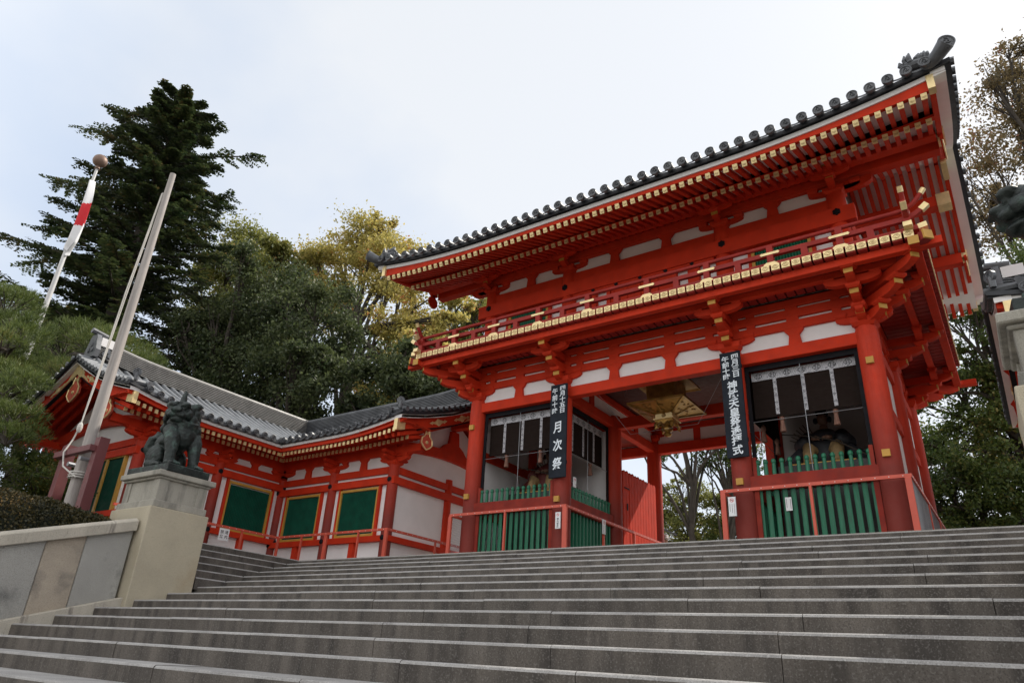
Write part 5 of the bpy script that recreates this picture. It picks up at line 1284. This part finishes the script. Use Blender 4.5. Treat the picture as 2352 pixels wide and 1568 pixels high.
tree('broadleaf_tree', 'olive green rounded tree between the tall fir and the golden tree', (-31, 9, .5), (-31, 9, 15),
     [(-32.2, 9, 22.2, 2.7, 2.0), (-28.8, 9, 20.4, 2.8, 2.0), (-35.2, 9, 21.2, 2.4, 2.0), (-30.5, 9, 18.2, 2.8, 2.2), (-34, 9, 17.6, 2.6, 2.2), (-27, 9.4, 17.3, 2.4, 2.0)], LO, 11000, .20, G, .4, 12)
tree('evergreen_tree', 'dark evergreen with grey bare twigs below the olive tree', (-25.4, 5, .5), (-25.2, 5, 8),
     [(-23.2, 5, 14.8, 2.7, 2.0), (-26.6, 5, 13.4, 2.6, 2.0), (-24.0, 5.2, 11.6, 2.6, 2.0), (-27.6, 5, 10.0, 2.6, 2.0), (-24.2, 4.6, 8.6, 2.4, 1.8)], LD, 14000, .17, G, .35, 13, limbs=10)
tree('evergreen_tree', 'dark evergreen with a heavy low crown above the bend of the corridor roof', (-20.3, 5.8, .5), (-20.2, 5.8, 6.5),
     [(-19.2, 5.4, 12.9, 2.5, 1.9), (-21.4, 5.6, 10.0, 2.5, 1.9), (-18.3, 5.8, 9.6, 2.5, 1.9), (-20.4, 5.6, 7.6, 2.1, 1.5)], LD, 13000, .17, G, .36, 14, limbs=10)
tree('evergreen_tree', 'small dark glossy evergreen beside the left end of the gilded balcony', (-14.6, 7.6, .5), (-14.6, 7.6, 5.6),
     [(-14.9, 7.2, 10.0, 2.0, 1.8), (-12.9, 7.4, 9.0, 1.9, 1.6), (-15.9, 7.0, 7.6, 1.8, 1.4), (-13.0, 7.2, 7.2, 1.8, 1.3), (-11.2, 8.4, 8.6, 1.6, 1.6)], LD, 13000, .19, G, .26, 15, limbs=8)
tree('broadleaf_tree', 'mid green tree seen between the balcony and the gate roof at their left end', (-19.4, 16, .5), (-19.4, 16, 12),
     [(-19.6, 16, 17.6, 2.4, 1.9), (-17.6, 16, 16.4, 2.2, 1.9), (-15.2, 16.4, 15.4, 2.0, 1.8), (-18.5, 16, 14.2, 2.2, 1.8), (-15.6, 16, 12.6, 2.2, 1.8)], LO, 9000, .19, G, .32, 16)
tree('broadleaf_tree', 'yellow green tree low at the left behind the slim flagpole', (-38.5, 2, .5), (-38.5, 2, 9),
     [(-38.6, 2, 15.0, 2.6, 2.1), (-42, 2, 13.6, 2.8, 2.2), (-35.4, 2, 12.6, 2.6, 2.0), (-39, 1.6, 11, 3.0, 2.2), (-34, 1.5, 9.5, 2.6, 2.0)], LO, 10000, .22, G, .4, 17)
tree('broadleaf_tree', 'thin crowned russet tree against the white sky at the upper right', (10.8, 14.6, .5), (10.2, 14.4, 12.5),
     [(9.5, 14, 19.4, 1.9, 1.5), (8.4, 13.8, 16.6, 1.7, 1.5), (11.4, 14.4, 17.6, 2.2, 1.8), (10.6, 14.2, 20.8, 1.7, 1.2), (8.3, 13.8, 13.9, 1.3, 1.0), (12.4, 14.6, 20.0, 2.0, 1.5)], LR, 6500, .135, G, .24, 18, limbs=10, clump=.33)
tree('broadleaf_tree', 'leafy green tree at the right between the gate and the right corridor', (7.4, 12.4, .5), (7.3, 12.3, 6),
     [(7.8, 12.2, 10.9, 1.8, 1.4), (6.9, 12, 8.9, 1.6, 1.3), (5.6, 12, 7.4, 1.2, 1.0), (8.6, 12.6, 8.4, 1.9, 1.7), (5.6, 12, 5.7, 1.4, 1.2), (7.2, 12.4, 6.6, 1.7, 1.3), (6.6, 12.2, 4.8, 1.5, 1.1), (7.9, 12.6, 9.8, 1.5, 1.2)], LM, 21000, .115, G, .22, 19)
tree('shrub_tree', 'low dense green tree at the foot of the gate on the right', (5.6, 11, .5), (5.5, 11, 2.2),
     [(5.2, 11, 4.5, 1.4, 1.1), (6.6, 11.4, 4.2, 1.5, 1.2), (4.7, 11, 3.3, 1.2, .9), (7.0, 11, 2.9, 1.6, 1.1), (4.1, 11.6, 2.9, 1.1, .9), (5.6, 11, 3.0, 1.3, .9)], LM, 21000, .115, G, .16, 20)
GT = 'bare branched trees seen through the passage'
tree('slender_tree', 'slender leaning tree with thin foliage seen through the passage', (-6.2, 20, .5), (-6.9, 20, 9.2),
     [(-7.6, 20, 11.0, 1.4, 1.1), (-6.0, 20, 10.6, 1.5, 1.2), (-9.4, 20.2, 10.0, 1.3, .9), (-8.2, 20, 9.0, .8, .5), (-5.4, 20, 9.2, 1.2, .9)], LM, 5200, .125, GT, .17, 21, limbs=8, bend=.5)
tree('slender_tree', 'many stemmed thin tree at the right side of the passage view', (-4.9, 20.6, .5), (-4.9, 20.6, 6.4),
     [(-5.4, 20.4, 9.8, 1.2, 1.0), (-4.2, 20.6, 10.2, 1.3, 1.1), (-4.6, 20.6, 8.4, 1.2, 1.0), (-5.7, 20.4, 8.4, .9, .8), (-3.6, 20.6, 8.4, 1.2, 1.0)], LM, 5600, .125, GT, .15, 22, limbs=9, bend=.5)
tree('shrub_tree', 'olive and orange bush below the slender trees in the passage', (-7.6, 22.4, .5), (-7.6, 22.4, 4.2),
     [(-8.9, 22.2, 6.6, 1.3, 1.1), (-7.7, 22.4, 7.5, 1.2, 1.0), (-10.4, 22.6, 6.0, 1.4, 1.0), (-8.4, 22, 5.3, 1.6, 1.2), (-6.6, 22.2, 6.0, 1.4, 1.2), (-9.8, 22.2, 4.4, 1.6, 1.2), (-6.8, 22.2, 4.6, 1.4, 1.0)], LO, 12000, .13, GT, .14, 23, limbs=7)
tree('shrub_tree', 'dull green bush at the right foot of the passage view', (-4.6, 22.2, .5), (-4.7, 22.2, 4.0),
     [(-4.8, 22.2, 5.8, 1.4, 1.2), (-5.5, 22, 4.8, 1.4, 1.1), (-3.6, 22.2, 5.6, 1.4, 1.2), (-3.2, 22.4, 7.0, 1.2, 1.1), (-4.2, 22, 4.6, 1.4, 1.0)], LM, 12000, .13, GT, .13, 24, limbs=7)
tree('maple_tree', 'dark green maple tucked between the pine and the clipped hedge', (-14.2, -6.0, .3), (-14.1, -6.0, 1.5),
     [(-14.0, -6.1, 2.35, .95, .5), (-12.8, -6.2, 2.1, .7, .45), (-15.0, -6, 2.6, 1.0, .6), (-13.4, -6.1, 1.5, 1.0, .5)], LM, 26000, .07, None, .07, 25, limbs=6)
# tall fir
def fir():
    rng = np.random.default_rng(5); rd = random.Random(5); bx, by = -30.0, 1.0; top = 28.9
    t = thing('fir_tree', 'tall dark fir with ragged drooping branches, highest tree on the left', 'tree', (bx, by, .5), G)
    tk = MB().tube([(bx, by, .5), (bx, by, 12), (bx-.1, by, 22), (bx-.15, by, top)], [.6, .45, .25, .04], 10)
    rv = np.array([.81, .586, 0]); fv = np.array([-.586, .81, 0]); Q = []
    def spray(p, d, L_, w):
        n = int(L_/.17)+2; side = np.cross(d, [0, 0, 1]); side /= np.linalg.norm(side)
        for i in range(n):
            q = p+d*L_*i/n+np.array([0, 0, -.10*(i/n)**2*L_])
            for s in (-1, 1):
                l = w*(1-.6*i/n)*rng.uniform(.6, 1.2); dd = (side*s*.85+d*.55+np.array([0, 0, rng.uniform(-.28, .12)])); dd /= np.linalg.norm(dd)
                nrm = np.array([rng.normal(0, .35), rng.normal(0, .35), 1]); b = np.cross(dd, nrm); b /= np.linalg.norm(b); b *= rng.uniform(.06, .10)
                Q.append([q, q+dd*l*.5+b, q+dd*l, q+dd*l*.5-b])
    special = [(25.6, -1, 5.6), (24.2, 1, 5.0), (21.6, -1, 6.4), (23.2, -1, 5.2), (21.3, 1, 4.2), (17.2, -1, 7.2), (16.4, -1, 6.4), (19.5, -1, 5.4), (18.4, 1, 4.6), (15, 1, 4.8), (13.6, -1, 6.0), (26.6, -1, 3.6), (26.2, 1, 2.6), (20.4, 1, 4.6)]
    br = [(z, s*rv+fv*rd.uniform(-.25, .25), L_) for z, s, L_ in special]
    z = 7.5; k = 0
    while z < top-.3:
        a = k*2.4+rd.uniform(-.3, .3); f = (top-z)/(top-7.5); L_ = (.9+5.3*f**.50)*rd.uniform(.6, 1.0)
        br.append((z, np.array([math.cos(a), math.sin(a), 0]), L_)); z += .13 if z > 22 else .14; k += 1
    for z, d, L_ in br:
        d = d/np.linalg.norm(d); up = rd.uniform(-.02, .34); n = 6
        P_ = [np.array([bx, by, z])+d*L_*i/n+np.array([0, 0, (up*(i/n)-.30*(i/n)**2+.20*(i/n)**3)*L_]) for i in range(n+1)]
        tk.tube([tuple(p) for p in P_], [.09*(1-.85*i/n)+.012 for i in range(n+1)], 5)
        side = np.cross(d, [0, 0, 1])
        for i in range(2, n*3+1):
            q_ = i/(n*3); j = min(n-1, int(q_*n)); p = P_[j]+(P_[j+1]-P_[j])*(q_*n-j)
            for s in (-1, 1):
                if rd.random() < .16: continue
                dd = d*rd.uniform(.5, .9)+side*s*rd.uniform(.4, .9)+np.array([0, 0, rd.uniform(-.3, .08)]); dd /= np.linalg.norm(dd)
                spray(p, dd, L_*.30*(1.15-q_*.75)*rd.uniform(.6, 1.1)+.25, .36)
        spray(P_[-2], d, L_*.25, .34)
    auto(part('trunk', tk, BARK, t), 60)
    link('crown', raw_quads('crown', np.array(Q).reshape(-1, 3), LF), t)
fir()
# pines with needle pads
def pine(name, label, base, path, pads, nt_, seed, nl=.16, group=None, r=.2):
    rng = np.random.default_rng(seed); rd = random.Random(seed)
    t = thing(name, label, 'tree', base, group); tk = MB().tube([base]+path, [r*1.2]+[r*(1-.6*i/len(path)) for i in range(len(path))], 9); Q = []
    for (x, y, z, rh, rv) in pads:
        s = Vector(min(path, key=lambda p: (Vector(p)-Vector((x, y, z))).length)); C = Vector((x, y, z-rv*.5)); mid = s+(C-s)*.5+Vector((rd.uniform(-.2, .2), rd.uniform(-.2, .2), .12))
        tk.tube([s, mid, C], [r*.4, r*.3, r*.15], 6)
        n = int(nt_*rh*rh)
        for _ in range(n):
            d = rng.normal(size=3); d[2] = abs(d[2])*.8-.15*rng.random(); d /= np.linalg.norm(d); q = rng.uniform(.55, 1.)
            p = np.array([x+d[0]*rh*q, y+d[1]*rh*q, z+d[2]*rv*q+rng.normal(0, .04)])
            if rd.random() < .05: tk.tube([tuple(C), tuple(p)], [.022, .008], 4)
            ax = np.array([d[0]*.6, d[1]*.6, 1.0])
            for k in range(9):
                e = ax+rng.normal(0, .55, 3); e /= np.linalg.norm(e); b = np.cross(e, rng.normal(size=3)); b /= np.linalg.norm(b); b *= .007; L_ = nl*rng.uniform(.7, 1.2)
                Q.append([p-b, p+b, p+e*L_+b*.4, p+e*L_-b*.4])
    auto(part('trunk', tk, BARK, t), 60); link('crown', raw_quads('crown', np.array(Q).reshape(-1, 3), m=LP), t)
pads = []
rd0 = random.Random(9)
for (x, y, z, rh) in [(-16.9, -7.4, 7.4, 1.2), (-15.4, -7.5, 6.9, 1.0), (-14.4, -7.4, 6.0, .85), (-13.4, -7.5, 5.45, .7), (-15.6, -7.2, 5.2, 1.1), (-14.6, -7.6, 4.6, 1.0), (-13.3, -7.5, 4.3, .8), (-12.2, -7.5, 4.0, .6), (-14.8, -7.4, 3.5, 1.1), (-13.2, -7.6, 3.35, .85), (-12.0, -7.5, 3.15, .65), (-12.9, -7.7, 2.55, .8), (-11.7, -7.6, 2.55, .55), (-13.8, -7.6, 2.2, .9), (-11.9, -7.8, 1.95, .6), (-16.2, -7.6, 4.2, 1.1), (-15.8, -7.4, 6.1, 1.0), (-17.5, -7.3, 5.8, 1.2), (-12.7, -7.9, 1.75, .6)]:
    x -= .45; pads.append((x, y, z, rh, rh*.52))
    pads.append((x+rd0.uniform(-.5, .5), y+rd0.uniform(-.6, .6), z-rh*.55, rh*.75, rh*.4))
pine('garden_pine', 'large garden pine with layered needle pads at the left edge', (-15.6, -7.4, .3), [(-15.3, -7.4, 2), (-14.8, -7.4, 3.6), (-15.2, -7.4, 5.2), (-15.9, -7.4, 6.8)], pads, 330, 31, .17)
pine('garden_pine', 'clipped pine with rounded pads just behind the left corridor ridge', (-21.5, -3, .5), [(-21.4, -3, 4), (-21.2, -3, 7.2), (-20.8, -3, 8.2)], [(-23.6, -3, 9.0, 1.6, .7), (-21.6, -3, 8.9, 1.5, .7), (-19.7, -2.8, 8.2, 1.5, .65), (-18.2, -2.6, 7.3, 1.2, .55), (-25.5, -3, 8.2, 1.7, .7), (-22.6, -3.2, 7.6, 1.6, .6), (-20.3, -3.2, 7.0, 1.4, .6), (-24.6, -3.2, 6.8, 1.6, .6)], 230, 32, .24, None, .22)
# far woods closing the low horizon
rngw = np.random.default_rng(77); P_ = []
for k in range(150):
    a = rngw.uniform(R(75), R(178)); d = rngw.uniform(62, 80); c = np.array([d*math.cos(a), d*math.sin(a), rngw.uniform(1, 6.5)]); P_.append(c+rngw.normal(0, 1, (260, 3))*[2.0, 2.0, 1.5])
o = link('far_woods', leaf_mesh('far_woods', np.concatenate(P_), .55, LD, rng=rngw)); o['label'] = 'low dark woods far behind the shrine'; o['category'] = 'woods'; o['kind'] = 'stuff'
# visitor behind the passage column
def visitor():
    t = thing('person', 'person in yellow jacket and grey hat walking past the left rear passage column', 'person', (-2.12, 5.95, .50))
    x, y, z = -2.12, 5.95, .50
    def skin(name, pts, edges, rad, m, root=0):
        me = bpy.data.meshes.new(name); me.from_pydata([(x+a, y+b, z+c) for a, b, c in pts], edges, []); me.materials.append(m)
        o = link(name, me, t); s = o.modifiers.new('skin', 'SKIN'); s.use_smooth_shade = True
        for v, r_ in zip(me.skin_vertices[0].data, rad): v.radius = r_ if hasattr(r_, '__len__') else (r_, r_)
        me.skin_vertices[0].data[root].use_root = True; u = o.modifiers.new('sub', 'SUBSURF'); u.levels = 2; u.render_levels = 2; return o
    sk = mat('skin', (.42, .25, .17), .6)
    skin('body', [(0, 0, .85), (0, 0, 1.1), (0, 0, 1.28), (0, 0, 1.36), (0, -.02, 1.46), (0, -.03, 1.53), (.16, 0, 1.27), (.21, -.03, 1.02), (.22, -.10, .80), (-.16, 0, 1.27), (-.21, .02, 1.02), (-.22, -.04, .80), (.09, 0, .8), (.10, -.06, .45), (.10, .02, .08), (.10, -.10, .04), (-.09, 0, .8), (-.10, .08, .45), (-.10, .2, .10), (-.10, .08, .05)],
         [(0,1),(1,2),(2,3),(3,4),(4,5),(2,6),(6,7),(7,8),(2,9),(9,10),(10,11),(0,12),(12,13),(13,14),(14,15),(0,16),(16,17),(17,18),(18,19)], [.12, .12, .12, .05, .08, .085, .05, .04, .03, .05, .04, .03, .08, .055, .04, .035, .08, .055, .04, .035], sk)
    skin('jacket', [(0, 0, .78), (0, 0, 1.1), (0, 0, 1.27), (.17, 0, 1.25), (.22, -.03, 1.0), (.23, -.10, .83), (-.17, 0, 1.25), (-.22, .02, 1.0), (-.23, -.04, .83)], [(0,1),(1,2),(2,3),(3,4),(4,5),(2,6),(6,7),(7,8)], [(.19,.15), (.17,.14), (.16,.12), .075, .062, .055, .075, .062, .055], mat('yellow_jacket', (.75, .55, .02), .6))
    skin('trousers', [(0, 0, .84), (.09, 0, .76), (.10, -.06, .45), (.10, .02, .12), (-.09, 0, .76), (-.10, .08, .45), (-.10, .2, .14)], [(0,1),(1,2),(2,3),(0,4),(4,5),(5,6)], [.13, .10, .075, .06, .10, .075, .06], mat('grey_trousers', (.08, .08, .09), .8))
    part('hat', MB().lathe([(.16, 1.535), (.15, 1.55), (.10, 1.56), (.095, 1.63), (.06, 1.66), (.001, 1.665)], (x, y-.03, z), 16), mat('grey_hat', (.42, .41, .40), .8), t, True)
visitor()
